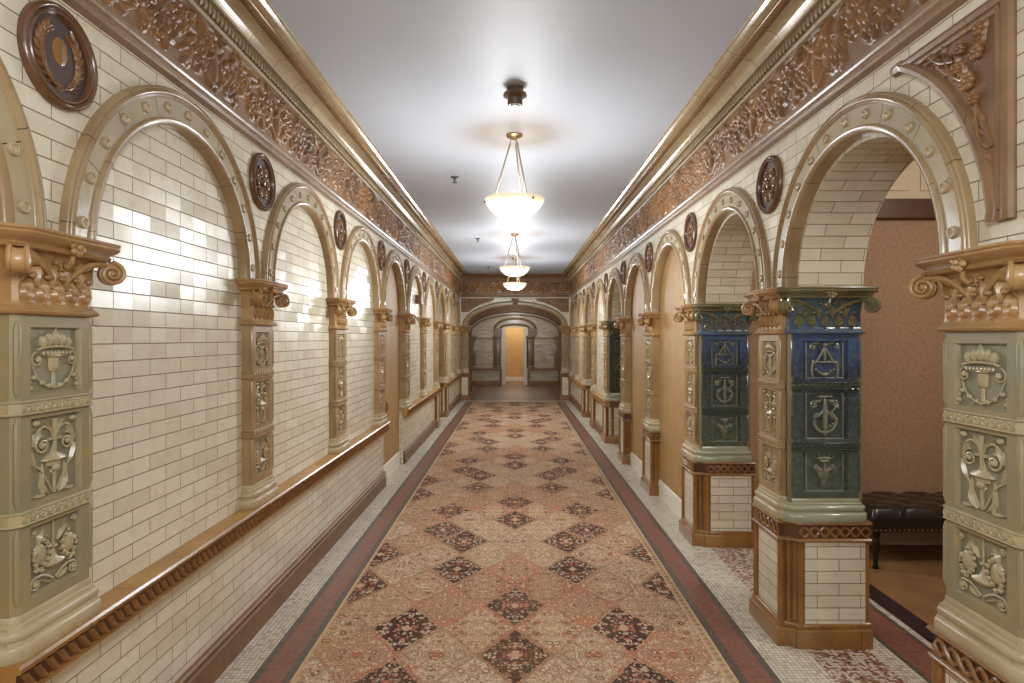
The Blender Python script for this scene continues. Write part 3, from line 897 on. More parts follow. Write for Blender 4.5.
def mask_relief(y, w=.20, z0=.795, z1=.985):
    m = MB(); k = w / .18
    q = MB(); q.lathe([(.003, .19), (.004, .10), (.012, .080), (.034, .070), (.036, .064), (.022, .054), (.008, .050)], 14, 0, 'z', (0, 0, 0), k, .5)
    m.join(q, Matrix.Translation((0, y + .002, z0)))
    m.ball((0, y + .004, z0 + .112), .009, .008, .006, 8, 5)
    for sg in (-1, 1):
        X = lambda a: sg * a * k
        # profile head: skull, brow, nose, lips, chin, beard and curls
        m.ball((X(.046), y + .002, z0 + .104), .023, .013, .032, 10, 7)
        m.ball((X(.062), y + .006, z0 + .112), .009, .010, .010, 8, 5)
        m.tube([(X(.064), y + .008, z0 + .114), (X(.071), y + .009, z0 + .098), (X(.066), y + .008, z0 + .092)], lambda t: .004 + .003 * t, 6)
        m.ball((X(.063), y + .008, z0 + .082), .007, .007, .004, 7, 5); m.ball((X(.061), y + .008, z0 + .075), .006, .007, .004, 7, 5)
        m.ball((X(.058), y + .006, z0 + .064), .009, .009, .008, 8, 5)
        for (a, b) in ((.030, .132), (.022, .118), (.020, .100), (.026, .084), (.040, .142), (.036, .074), (.046, .060)):
            m.spiral(X(a), z0 + b, .008, 1.2, 0, sg, .0035, y + .008, 10, 0, .004)
        m.leaf(X(.050), z0 + .130, PI / 2 + sg * .2, .045, .022, .012, y, sg * .7, 6, 0, 2)
        m.leaf(X(.012), z0 + .125, PI / 2 - sg * .5, .05, .020, .012, y, -sg * .8, 6, 0, 2)
        m.spiral(X(.066), z0 + .168, .010, 1.3, 0, -sg, .004, y + .005, 12, 0, .004)
        m.spiral(X(.060), z0 + .026, .018, 1.6, PI / 2, -sg, .0055, y + .004, 20, 0, .005,
                 tail=[(X(.004), z0 + .020), (X(.020), z0 + .034), (X(.040), z0 + .044)])
        m.leaf(X(.010), z0 + .014, (0 if sg > 0 else PI) + sg * .25, .042, .018, .012, y, sg * .4, 6, 0, 3)
    return m
# maritime reliefs on the green jambs
def frame_mb(m, hw, z0, z1, y, r=.004):
    P = [(-hw, z0), (hw, z0), (hw, z1), (-hw, z1)]
    for i in range(4):
        a, b = P[i], P[(i + 1) % 4]
        m.tube([(a[0], y, a[1]), (b[0], y, b[1])], r, 6)
def trident_relief(y, z0=1.345, z1=1.540):
    m = MB(); frame_mb(m, .090, z0 + .004, z1 - .004, y + .002)
    m.ball((0, y + .008, z1 - .03), .012, .010, .012, 8, 5)
    for sg in (-1, 1):
        m.tube([(0, y + .006, z1 - .04), (sg * .030, y + .006, z0 + .10), (sg * .050, y + .006, z0 + .075)], .006, 6)
        m.leaf(sg * .008, z1 - .03, PI / 2 - sg * 1.1, .055, .024, .014, y, -sg * 1.0, 6, 0, 2)
        m.spiral(sg * .056, z1 - .040, .016, 1.2, PI / 2, -sg, .005, y + .004, 16, 0, .005)
        m.tube([(sg * .056, y + .005, z0 + .090), (sg * .064, y + .005, z0 + .05), (sg * .060, y + .005, z0 + .01)], .0065, 6)
        for i in range(3): m.ball((sg * (.044 - .014 * i), y + .006, z0 + .045 - .010 * i), .009, .009, .008, 8, 5)
    m.tube([(-.060, y + .005, z0 + .082), (.060, y + .005, z0 + .082)], .006, 6)
    m.ball((0, y + .007, z0 + .022), .014, .010, .010, 8, 5)
    m.tube([(0, y + .005, z1 - .04), (0, y + .006, z0 + .09)], .007, 6)
    return m
def anchor_relief(y, z0=1.050, z1=1.280):
    m = MB(); frame_mb(m, .090, z0 + .004, z1 - .004, y + .002)
    m.tube([(0, y + .006, z1 - .03), (0, y + .008, z0 + .12), (0, y + .006, z0 + .02)], lambda t: .007 + .007 * (1 - abs(2 * t - 1)), 7)
    m.tube([(-.034, y + .007, z1 - .022), (.034, y + .007, z1 - .022)], .007, 7)
    for i in range(17):
        pass
    m.tube([(.056 * math.cos(a), y + .006, z0 + .095 + .062 * math.sin(a)) for a in [PI + PI * i / 14 for i in range(15)]], .008, 7)
    for sg in (-1, 1):
        m.leaf(sg * .050, z0 + .095, PI / 2 + sg * .5, .040, .030, .014, y + .003, 0, 5)
        m.tube([(0, y + .007, z0 + .150), (sg * .036, y + .007, z0 + .110)], .007, 6)
        m.leaf(sg * .012, z1 - .035, -PI / 2 + sg * .9, .060, .026, .014, y, sg * 1.1, 6, 0, 2)
        m.spiral(sg * .052, z1 - .060, .018, 1.3, PI / 2, -sg, .005, y + .004, 16, 0, .005)
    for i in range(15):                     # chain coiled round the shank
        t = i / 14
        m.ball((-.062 + .05 * t + .02 * math.sin(t * 9), y + .006, z0 + .155 - .125 * t), .0085, .008, .0065, 7, 5)
    return m
def heart_relief(y, z0=.795, z1=.985):
    m = MB(); frame_mb(m, .090, z0 + .004, z1 - .004, y + .002)
    m.ball((0, y + .006, z0 + .162), .042, .012, .010, 10, 6); m.ball((0, y + .006, z0 + .150), .026, .012, .010, 10, 6)
    for i in range(5): m.leaf((i - 2) * .020, z0 + .160, PI / 2 + (2 - i) * .3, .024, .014, .008, y + .002, 0, 4)
    m.tube([(0, y + .006, z0 + .145), (0, y + .006, z0 + .10), (0, y + .006, z0 + .03)], .006, 6)
    for sg in (-1, 1):
        m.leaf(0, z0 + .055, PI / 2 - sg * .6, .062, .034, .016, y, sg * 1.1, 7)
        m.leaf(0, z0 + .095, PI / 2 - sg * 1.25, .060, .030, .014, y, sg * .5, 6, 0, 2)
        m.spiral(sg * .046, z0 + .118, .014, 1.2, PI / 2, sg, .0045, y + .004, 14, 0, .005)
    m.leaf(0, z0 + .066, -PI / 2, .050, .036, .018, y, 0, 6)
    return m
RELF = [mask_relief, candelabra_relief, urn_relief]
JRELF = [heart_relief, anchor_relief, trident_relief]

YI = D - .014
ME = {}
def key(name, fn, mats, rk=1.0):
    RK[0] = rk
    if name not in ME: ME[name] = fn().mesh(name, mats)
    RK[0] = 1.0
    return ME[name]
def capital_parts(root, pre, mats, mtx=None, d=D, hw=HW):
    """capital with foliage, rosette and two volutes"""
    def mk(nm, f, mat):
        def g():
            q = MB(); q.join(f(), mtx); return q
        return key(pre + nm, g, mat)
    cap = put('capital', mk('capital', lambda: bell_mb(hw, d).join(abacus_mb(hw, d), None, 1), [mats[3] if len(mats) > 3 else mats[0], mats[0]]), root)
    put('acanthus_leaves', mk('acanthus', lambda: foliage_mb(hw, d), mats[1]), cap)
    put('rosette', mk('rosette', lambda: rosette_mb(d), mats[2]), cap)
    for sg in (-1, 1):
        put('volute', mk('volute%d' % sg, lambda: volute(MB(), sg * (hw + .030), d + .034, 1.700, .038, sg * PI / 4 * .85, 0, .026, 2.1, sg), mats[2]), cap)
    return cap
def jamb_mtx(side):
    """side -1: a face looking along local -x; +1: along local +x.  Maps jamb-local (x along, y out) to pilaster local"""
    R = Matrix.Rotation(PI / 2 if side < 0 else -PI / 2, 4, 'Z')
    # jamb plane at local x = side*.205, centre y = -.165
    return Matrix.Translation((side * .130, -.153, 0)) @ R
def rope_ledge(path, z=.60, y_mat=0):
    m = MB()
    m.mold(path, [(-.02, .552), (.012, .556), (.016, .562), (.012, .570), (.002, .574), (.002, .632), (.012, .636), (.018, .644), (.014, .652), (-.02, .654)], mats=[0, 0, 0, 0, 1, 0, 0, 0, 0])
    for i in range(len(path) - 1):
        p, q = Vector(path[i] + (0,)), Vector(path[i + 1] + (0,))
        L = (q - p).length
        if L < .08: continue
        n = max(2, round(L / .052)); dr = (q - p).normalized(); out = Vector((-dr.y, dr.x, 0))
        for ph in (0, 1):
            pts = []
            for j in range(n * 8 + 1):
                t = j / (n * 8); w = math.sin(PI * n * t + ph * PI)
                pts.append(p + dr * (L * t) + out * (.004 + .003 * math.cos(PI * n * t + ph * PI)) + Vector((0, 0, .603 + .022 * w)))
            m.tube(pts, .0075, 6, 0, True, .7)
    return m
def plinth_parts(root, side, full, zo):
    """plinth down to the floor; full: pillar core as deep as the wall, notched at the corners"""
    if full:
        a, b = .190, .155
        path = [(-a, -.365), (-a, -.02), (-b, .022), (-b, .060), (b, .060), (b, .022), (a, -.02), (a, -.365)]
    else:
        b = .185; path = [(-b, -.03), (-b, .060), (b, .060), (b, -.03)]
    tg = ('full' if full else 'slim') + str(zo)
    def core():
        m = MB()
        m.mold(path, [(-.008, -zo), (-.008, .56)])
        for (x, y) in path[1:-1]: m.tube([(x * .985, y - .006, .13), (x * .985, y - .006, .556)], .016, 8)
        return m
    pl = put('plinth', key('plinth_' + tg, core, 'honey'), root)
    put('plinth_ledge', key('plinth_ledge_' + tg, lambda: rope_ledge(path), ['rope', 'deep']), pl)
    put('plinth_base', key('plinth_base_' + tg, lambda: MB().mold(path, [(o, z - zo) for o, z in [(.024, 0), (.024, .080), (.022, .086), (.010, .090), (.012, .100), (.008, .112), (.0, .118), (-.01, .120)]]), 'honey'), pl)
    def bp():
        m = MB(); m.box(-.122, .122, .035, .0545, .110 - zo, .556)
        for sx in (-1, 1):
            if full: m.box(sx * .1835 - .012, sx * .1835 + .001, -.338, -.046, .110 - zo, .556)
        return m
    put('brick_panel', key('plinth_brick_' + tg, bp, 'brick'), pl)

ORD = ['nearest', 'second', 'third', 'fourth', 'fifth', 'sixth', 'seventh', 'eighth', 'ninth', 'tenth']
def pilaster(s, k, label, plinth=None, jamb=0, core=False):
    JM = dict(face='jamb', band='jambgreen', base='jambbase', rel='jambrelief', trim='jambtrim', leaf='jambleaf', txt='blue and green glazed jamb face', cap='olive and cobalt jamb capital')
    if k == 5: JM.update(face='jambgreen', leaf='jambgreen', txt='dark green glazed jamb face', cap='olive and green jamb capital')
    if k == 7: JM.update(face='buff', band='buff', base='ivory', rel='buffrelief', trim='ochre', leaf='ochre', txt=None, cap=None)
    zo = ZR if s > 0 else 0
    r = thing('tiled_pilaster', label, 'pilaster', (s * PAN, yk(k, s), zo), face_out(s), 'tiled pilasters along the ' + ('left' if s < 0 else 'right') + ' wall')
    sage = k == 0
    if sage: r.scale = (1.07, 1, 1)
    sm, pm = ('sage', 'sagepanel') if sage else (('buff', 'buffpanel') if s < 0 else ('buff', 'sage'))
    tg = sm + pm
    put('shaft', key('shaft_' + tg, shaft_mb, [sm, pm]), r)
    for i, z in enumerate((1.017, 1.312)): put('band', key('band%d' % i + tg, lambda: band_mb(z), 'relief' if sage else sm), r)
    put('base', key('base_' + tg, base_mb, 'ivory'), r)
    capital_parts(r, 'front_', ('ochre', 'ochre', 'ochre'))
    for i, f in enumerate(RELF): put('relief_panel', key('relief%d' % i + tg, lambda: f(YI), 'relief' if sage else 'buffrelief', .72), r)
    if plinth: plinth_parts(r, jamb, plinth == 'full', zo)
    if core:        # the depth of the wall behind the front pilaster
        def cm():
            m = MB(); m.box(-.150, .150, -.330, -.028, .64, 1.80); return m
        put('pier_core', key('pier_core', cm, 'tan'), r)
    if jamb:
        mt = jamb_mtx(jamb); J = 'jamb%d_%s' % (jamb, JM['face'])
        def mj(nm, f, mats):
            def g():
                q = MB(); q.join(f(), mt); return q
            return key(J + nm, g, mats)
        o = put('jamb_shaft', mj('shaft', lambda: shaft_mb(.176, D, .110), [JM['face']] * 2), r)
        if JM['txt']: o['label'] = JM['txt']
        for i, z in enumerate((1.017, 1.312)): put('jamb_band', mj('band%d' % i, lambda: band_mb(z, .176), JM['band']), r)
        put('jamb_base', mj('base', lambda: base_mb(.176), JM['base']), r)
        for i, f in enumerate(JRELF): put('jamb_relief', mj('relief%d' % i, lambda: f(YI), JM['rel']), r)
        def cols():
            q = MB()
            for sg in (-1, 1): q.tube([(sg * .170, D - .010, .75), (sg * .170, D - .010, 1.57)], .013, 8)
            return MB().join(q, mt)
        put('jamb_colonette', key(J + 'col', cols, JM['trim']), r)
        o = capital_parts(r, J, (JM['trim'], JM['trim'], JM['trim'], JM['leaf']), mt, hw=.176); o.name = 'jamb_capital'
        if JM['cap']: o['label'] = JM['cap']
    return r

LD = {'brick': 'white brick', 'panel': 'tan panel', 'open': 'open arch'}
NEARTXT = {
    0: 'sage green tiled pilaster with urn and mask reliefs, nearest of the left wall',
    1: 'buff tiled pilaster on the left dado ledge, second from the camera',
    2: 'buff tiled pilaster on the left dado ledge, third from the camera',
    3: 'fourth pilaster of the left wall, just before the tan infill panel',
    4: 'fifth pilaster of the left wall, just beyond the tan infill panel',
    5: 'sixth pilaster of the left wall, amid brick panels past the tan infill',
    6: 'seventh pilaster of the left wall, on the near side of the open doorway arch',
    7: 'eighth pilaster of the left wall, on the far side of the open doorway arch',
    8: 'ninth pilaster of the left wall, next to last before the end arch',
    9: 'last pilaster of the left wall, in the corner beside the end arch'}
RTXT = {
    0: 'sage green tiled pilaster with urn and mask reliefs, nearest of the right wall',
    1: 'pillar beside the leather bench with blue green anchor reliefs and brick plinth',
    2: 'second blue green jamb pillar of the right wall, before the tan infill panels',
    3: 'right wall pilaster between the two tall tan infill panels',
    4: 'fifth pilaster of the right wall, just beyond the second tan infill panel',
    5: 'sixth pilaster of the right wall, third with a dark green jamb face',
    6: 'seventh pilaster of the right wall, before the farther open archway',
    7: 'eighth pilaster of the right wall, far side of the farther open archway',
    8: 'ninth pilaster of the right wall, next to last before the end arch',
    9: 'last pilaster of the right wall, in the corner beside the end arch'}
for k in range(10):
    pilaster(-1, k, NEARTXT[k], plinth='full' if k in (6, 7) else None, jamb={7: 1}.get(k, 0), core=k in (6, 7))
for k in range(10):
    pilaster(1, k, RTXT[k], plinth=('full' if k in (0, 1, 2, 4, 5, 6, 7) else ('slim' if k == 3 else None)), jamb=-1 if k in (1, 2, 5, 7) else 0, core=k in (0, 1, 2, 4, 5, 6, 7))

for sg, lab in ((-1, 'narrow pilaster on the end wall carrying the left foot of the end arch'), (1, 'narrow pilaster on the end wall carrying the right foot of the end arch')):
    r = thing('arch_pilaster', lab, 'pilaster', (sg * 1.215, YEND - .012, 0), PI, 'pilasters of the end arch')
    r.scale = (.62, .8, 1)
    put('shaft', key('shaft_end', shaft_mb, ['buff', 'buffpanel']), r)
    for i, z in enumerate((1.017, 1.312)): put('band', key('band%d_end' % i, lambda: band_mb(z), 'buff'), r)
    put('base', key('base_end', base_mb, 'ivory'), r)
    capital_parts(r, 'front_', ('ochre', 'ochre', 'ochre'))
    for i, f in enumerate(RELF): put('relief_panel', key('relief%d_end' % i, lambda: f(YI), 'buffrelief', .72), r)
    plinth_parts(r, 0, False, 0)
# ------------------------------------------------------------------ arch surrounds
def ring_mb(kind):
    """sweep of (radius, y) round a half circle about (0, SPRING); y measured from |X| = 1.36"""
    prof = [(.688, .020), (.688, .046), (.684, .052), (.678, .053), (.675, .050), (.672, .055), (.666, .058), (.660, .055), (.657, .050), (.652, .049),
            (.649, .044), (.580, .042), (.577, .048), (.572, .053), (.565, .052), (.560, .047), (.553, .045), (.549, .038), (.549, -.02)]
    mats = [0] * 10 + [1] + [0] * 7
    m = MB(); n = 48; K = len(prof)
    for i in range(n):
        a0, a1 = PI * i / n, PI * (i + 1) / n
        for j in range(K - 1):
            (r0, y0), (r1, y1) = prof[j], prof[j + 1]
            P = lambda r, y, a: (-r * math.cos(a), y, SPRING + r * math.sin(a))
            m.quad(P(r0, y0, a0), P(r0, y0, a1), P(r1, y1, a1), P(r1, y1, a0), mats[j],
                   [(a0 * .62, r0), (a0 * .62, r0), (a1 * .62, r1), (a1 * .62, r1)] if False else [(a0 * .62, r0), (a1 * .62, r0), (a1 * .62, r1), (a0 * .62, r1)])
    bm = MB(); bm.v = m.v; bm.f = m.f; bm.m = m.m; bm.uv = m.uv
    return bm
RING = ring_mb(0).mesh('arch_ring', ['tan', 'sagearch'], recalc=False, angle=50)
# merge duplicate vertices so that shading is smooth
bmx = bmesh.new(); bmx.from_mesh(RING); bmesh.ops.remove_doubles(bmx, verts=bmx.verts[:], dist=1e-5); bmesh.ops.recalc_face_normals(bmx, faces=bmx.faces[:]); bmx.to_mesh(RING); bmx.free()
RING.set_sharp_from_angle(angle=math.radians(50))
BOSS = MB().lathe([(.019, .0), (.019, .006), (.0165, .010), (.013, .010), (.011, .0065), (.007, .006), (.003, .0085), (.0005, .009)], 14, 0, 'y').mesh('arch_boss', 'boss')
FILL = {'brick': 'filled with white brick', 'panel': 'filled with tan plaster', 'open': 'standing open'}
ARL = {-1: 'arch over the tan panel at the left edge, partly out of frame',
       0: 'nearest full arch on the left wall, around white brick beside the big medallion',
       1: 'second full arch of the left wall, around white brick',
       2: 'third full arch of the left wall, around white brick, before tan panel',
       3: 'arch over the tan infill panel with small pull on the left wall',
       4: 'left wall arch around brick with the small brown wall box',
       5: 'left wall arch around brick, just before the open doorway',
       6: 'left wall arch over the open doorway near the corridor end',
       7: 'left wall arch around brick, just beyond the open doorway',
       8: 'last arch of the left wall, beside the end arch'}
ARR = {0: 'big open arch on the right wall, nearest, with leather bench behind',
       1: 'second open arch of the right wall, with white brick soffit',
       2: 'arch over the nearer tan infill panel of the right wall',
       3: 'arch over the farther tan infill panel of the right wall',
       4: 'third open arch of the right wall, beyond the tan infill panels',
       5: 'right wall arch around brick, before the farther open archway',
       6: 'right wall arch over the farther open archway, near the corridor end',
       7: 'right wall arch around brick, just beyond the farther open archway',
       8: 'last arch of the right wall, beside the end arch'}
for s, kinds, lab in ((-1, LEFT, ARL), (1, RIGHT, ARR)):
    for k, kd in kinds.items():
        yc = yk(k, s) + BAY / 2
        r = thing('arch_surround', 'glazed ' + lab[k] if not lab[k].startswith(('big',)) else lab[k], 'arch', (s * PAN, yc, spring(s) - SPRING), face_out(s), 'glazed arch surrounds along the ' + ('left' if s < 0 else 'right') + ' wall')
        put('arch_ring', RING, r)
        for i in range(13):
            a = PI * (i + .5) / 13
            put('boss', BOSS, r, (-.615 * math.cos(a), .0425, SPRING + .615 * math.sin(a)))

# ------------------------------------------------------------------ medallions
def medal_parts(kind):
    rim = MB().lathe([(.150, .0), (.150, .012), (.146, .020), (.139, .024), (.134, .021), (.131, .014), (.128, .016), (.125, .020), (.121, .020), (.118, .012), (.116, .001)], 48, 0, 'y')
    field = MB().lathe([(.119, .002), (.119, .006), (.06, .006), (.0005, .006)], 40, 0, 'y')
    rel = MB(); y = .006
    if kind == 0:            # laurel wreath round an oval shield
        for sg in (-1, 1):
            pts = [(sg * .078 * math.sin(a), y + .004, -.088 * math.cos(a)) for a in [.15 + 2.5 * i / 14 for i in range(15)]]
            rel.tube(pts, .004, 6)
            for i in range(1, 10):
                a = .15 + 2.5 * i / 10
                px, pz = sg * .078 * math.sin(a), -.088 * math.cos(a)
                tang = math.atan2(math.sin(a) * .078, sg * .070 * math.cos(a))
                for e in (-1, 1): rel.leaf(px, pz, tang + e * .7, .036, .0115, .009, y, -e * .6, 5)
        rel.leaf(-.012, -.085, 0, .03, .03, .012, y, 0, 5)
        ov = MB().lathe([(.031, .0), (.031, .003), (.028, .005), (.0005, .006)], 20, 0, 'y', (0, y - .002, .018), 1., 1.3)
    else:                    # scrolls round a rosette
        for i in range(6):
            a = i * PI / 3
            cx, cz = .062 * math.cos(a), .062 * math.sin(a)
            rel.spiral(cx, cz, .030, 1.6, a + PI, 1 if i % 2 else -1, .0065, y + .003, 20, 0, .007)
            rel.leaf(.03 * math.cos(a + .5), .03 * math.sin(a + .5), a + .5, .060, .026, .014, y, .6, 6, 0, 2)
        ov = MB().ball((0, y + .003, 0), .024, .016, .024, 12, 7)
    return [('rim', rim.mesh('medallion_rim', 'medal')), ('field', field.mesh('medallion_field', 'medaldark')),
            ('wreath' if kind == 0 else 'scrollwork', rel.mesh('medallion_relief', 'medalleaf')), ('shield' if kind == 0 else 'centre_boss', ov.mesh('medallion_centre', 'honey' if kind == 0 else 'medal'))]
MED = [medal_parts(0), medal_parts(1)]
MLL = {0: 'largest looking round brown wreath medallion, nearest on the left wall',
       1: 'second brown medallion on the left wall, above the second pilaster', 2: 'third brown medallion on the left wall, above the third pilaster',
       3: 'left wall medallion just before the tan panel arch', 4: 'left wall medallion just beyond the tan panel arch',
       5: 'left wall medallion above the sixth pilaster, past the wall box', 6: 'left wall medallion just before the open doorway arch',
       7: 'left wall medallion just beyond the open doorway arch', 8: 'left wall medallion farthest down the corridor'}
MLR = {1: 'nearest brown medallion on the right wall, above the bench pillar',
       2: 'right wall medallion between second open arch and first tan panel', 3: 'right wall medallion between the two tan panel arches',
       4: 'right wall medallion just beyond the second tan panel arch', 5: 'right wall medallion just beyond the third open arch',
       6: 'right wall medallion just before the farther open archway', 7: 'right wall medallion just beyond the farther open archway',
       8: 'right wall medallion farthest down the corridor'}
for s, lab in ((-1, MLL), (1, MLR)):
    for k, tx in lab.items():
        r = thing('wall_medallion', tx, 'medallion', (s * SP, yk(k, s) + .035, 2.318 if s < 0 else 2.298), face_out(s), 'round brown medallions on the ' + ('left' if s < 0 else 'right') + ' wall')
        for nm, me in MED[0 if (k == 0 and s < 0) else 1]: put(nm, me, r)

# spandrel ornament on the right wall (local x along +Y, y into the corridor)
def spandrel():
    r = thing('spandrel_ornament', 'brown triangular flower relief above the nearest right pilaster', 'ornament', (SP, 0, 0), PI / 2)
    yc = yk(0, 1) + BAY / 2; R = .766; SPRING = spring(1)
    xa = 1.652                                      # upright edge
    def cur(rr, n=16):
        a1 = math.acos((yc - 2.10) / rr) if abs((yc - 2.10) / rr) < 1 else .3
        out = []
        a0 = 2 * math.asin(0)
        for i in range(n + 1):
            t = i / n
            a = A0 + (A1 - A0) * t
            out.append((yc - rr * math.cos(a), SPRING + rr * math.sin(a)))
        return out
    A0, A1 = .14, 1.10
    c = [p for p in cur(R)]
    top = 2.432
    c = [(max(p[0], xa + .022), min(p[1], top)) for p in c]
    pts = [(xa, top), (xa, c[0][1] - .03)] + [(c[0][0] - .0, c[0][1] - .03)] + c + [(c[-1][0] + .03, top)]
    bk = MB(); n = len(pts)
    bk.add([(p[0], 0, p[1]) for p in pts] + [(p[0], .014, p[1]) for p in pts],
           [tuple(range(n, 2 * n))] + [(i, (i + 1) % n, n + (i + 1) % n, n + i) for i in range(n)])
    bk.build('back_plate', 'frieze', r, smooth=False)
    fr = MB()
    def roll(path, r0):
        fr.tube([(p[0], .012, p[1]) for p in path], r0, 8)
    for off, rr in ((.0, .018), (.030, .012)):
        roll([(xa + .010 + off, top - off * .8), (xa + .010 + off, c[0][1] - .03 + off)], rr)
        roll([(xa + off, top - .008 - off * .8), (c[-1][0] + .03 - off * 2.4, top - .008 - off * .8)], rr)
    roll([(c[0][0], c[0][1] - .03)] + [(p[0] - .006, p[1] + .004) for p in c] + [(c[-1][0] + .03, top - .008)], .020)
    roll([(yc - (R + .045) * math.cos(a), SPRING + (R + .045) * math.sin(a)) for a in [.36 + .50 * i / 12 for i in range(13)]], .010)
    fr.build('frame', 'friezemould', r)
    fl_ = MB(); y = .016
    for (x, z, rad) in ((1.80, 2.245, .026), (1.765, 2.315, .022), (1.845, 2.300, .018), (1.775, 2.185, .018), (1.825, 2.35, .015), (1.755, 2.375, .018)):
        for i in range(6):
            a = i * PI / 3
            fl_.ball((x + rad * .62 * math.cos(a), y + .006, z + rad * .62 * math.sin(a)), rad * .5, .013, rad * .5, 8, 5)
        fl_.ball((x, y + .012, z), rad * .34, .012, rad * .34, 8, 5)
    for (x0, z0, x1, z1, bd) in ((1.80, 2.245, 1.905, 2.370, .5), (1.77, 2.18, 1.745, 2.02, .2), (1.80, 2.25, 1.85, 2.34, .3), (1.765, 2.31, 1.75, 2.38, .1), (1.86, 2.33, 1.97, 2.395, .3)):
        n_ = 8; pp = []
        for i in range(n_ + 1):
            t = i / n_; b = math.sin(PI * t) * bd * .03
            pp.append((x0 + (x1 - x0) * t + b, y + .004, z0 + (z1 - z0) * t - b))
        fl_.tube(pp, .005, 6)
        ang = math.atan2(z1 - z0, x1 - x0)
        for i in range(2, n_ + 1, 2):
            for e in (-1, 1): fl_.leaf(pp[i][0], pp[i][2], ang + e * .8, .038, .018, .012, y - .002, -e * .6, 5)
    fl_.build('flower_relief', 'frieze', r)
spandrel()

# ------------------------------------------------------------------ tan infill panels with white skirting
def infill(s, k, label, pull=False):
    r = thing('infill_panel', label, 'panel', (s * 1.385, yk(k, s) + BAY / 2, 0), face_out(s), 'tan plaster infill panels')
    m = MB(); n = 24; R = .60
    out = [(-.70, 0), (.70, 0), (.70, SPRING)] + [(R * math.cos(PI * i / n), SPRING + R * math.sin(PI * i / n)) for i in range(n + 1)] + [(-.70, SPRING)]
    N = len(out)
    m.add([(p[0], 0, p[1]) for p in out] + [(p[0], -.05, p[1]) for p in out], [tuple(range(N))] + [(i, (i + 1) % N, N + (i + 1) % N, N + i) for i in range(N)])
    m.build('board', 'plaster', r, smooth=False)
    b = MB()
    b.add([(-.56, y, z) for y, z in ((-.001, 0), (.018, 0), (.018, .115), (.012, .125), (.010, .140), (.004, .150), (-.001, .152))] +
          [(.56, y, z) for y, z in ((-.001, 0), (.018, 0), (.018, .115), (.012, .125), (.010, .140), (.004, .150), (-.001, .152))],
          [(i, i + 1, i + 8, i + 7) for i in range(6)] + [tuple(range(7)), tuple(range(7, 14))])
    o = b.build('skirting', 'white', r); o['label'] = 'white skirting board'
    if pull:
        h = MB(); h.bevbox(-.012, .012, 0, .008, .70, .83, .003)
        h.tube([(0, .006, .72), (0, .022, .735), (0, .022, .795), (0, .006, .81)], .006, 8)
        o = h.build('pull_handle', 'nail', r); o.location = (.20, 0, 0)
infill(-1, -1, 'tan plaster panel in the cropped arch at the left edge')
infill(-1, 3, 'tall tan plaster panel with small pull on the left wall', True)
infill(1, 2, 'nearer tall tan plaster panel on the right wall, by the jamb pillar')
infill(1, 3, 'farther tall tan plaster panel on the right wall')

# string course and wall box on the left wall, bay with the brown box
st = MB(); st.add([], [])
st.mold([(-.56, 0), (.56, 0)], [(0, 1.735), (.016, 1.742), (.022, 1.752), (.014, 1.762), (.030, 1.776), (.034, 1.790), (0, 1.793)], cap_top=False, cap_bot=False)
o = st.build('string_course', 'jambbase'); o.location = (-PAN, yk(4) + BAY / 2, 0); o.rotation_euler = (0, 0, face_out(-1))
tag(o, 'greenish tile ledge under the left arch with the wall box', 'ledge')
r = thing('wall_box', 'small brown box on the brick inside a left wall arch', 'box', (-PAN, 8.52, 2.03), face_out(-1))
m = MB(); m.bevbox(-.055, .055, 0, .075, -.06, .06, .006); m.build('housing', 'box', r)
m = MB(); m.bevbox(-.06, .06, .075, .083, -.065, .065, .003); m.build('cover', 'box', r)

# ------------------------------------------------------------------ carpet runner
m = MB(); m.bevbox(-.978, .972, -1.5, 14.50, .0005, .009, .003)
tag(m.build('carpet_runner', 'carpet', smooth=False), 'long patterned carpet runner with dark diamonds down the corridor', 'carpet')

# ------------------------------------------------------------------ pendants
can = MB().lathe([(.0005, .0), (.062, .0), (.064, -.010), (.050, -.020), (.022, -.026), (.012, -.040), (.0005, -.042)], 28).mesh('canopy', 'brass')
bo = [(.228, -.49)]
for i in range(1, 13):
    t = i / 12; bo.append((.228 * math.cos(t * PI / 2) ** .8 if i < 12 else .0005, -.49 - .135 * math.sin(t * PI / 2) ** 1.35))
for i in range(11, -1, -1):
    t = i / 12; bo.append((.221 * math.cos(t * PI / 2) ** .8 if i else .221, -.49 - .128 * math.sin(t * PI / 2) ** 1.35 + (0 if i else .003)))
BOWL = MB().lathe(bo + [bo[0]], 40).mesh('bowl', 'alabaster')
def rod_mb(a):
    m = MB(); c, s_ = math.cos(a), math.sin(a)
    m.tube([(.026 * c, .026 * s_, -.03), (.034 * c, .034 * s_, -.075)], .004, 6)
    m.ball((.036 * c, .036 * s_, -.082), .010, .010, .012, 8, 6)
    m.tube([(.038 * c, .038 * s_, -.09), (.150 * c, .150 * s_, -.47), (.190 * c, .190 * s_, -.520)], .0065, 8)
    return m
def knob_mb(a):
    m = MB(); m.ball((.222 * math.cos(a), .222 * math.sin(a), -.515), .010, .010, .010, 8, 6); return m
AN = [math.radians(d) for d in (-52, 68, 188)]
RODS = [rod_mb(a).mesh('rod', 'rod') for a in AN]; KN = [knob_mb(a).mesh('knob', 'knobdark') for a in AN]
PEND = [(4.70, 'nearest alabaster bowl pendant hanging on three rods'), (9.20, 'second alabaster bowl pendant hanging on three rods'), (11.90, 'farthest alabaster bowl pendant before the end arch'),
        (.20, None), (-4.30, None)]
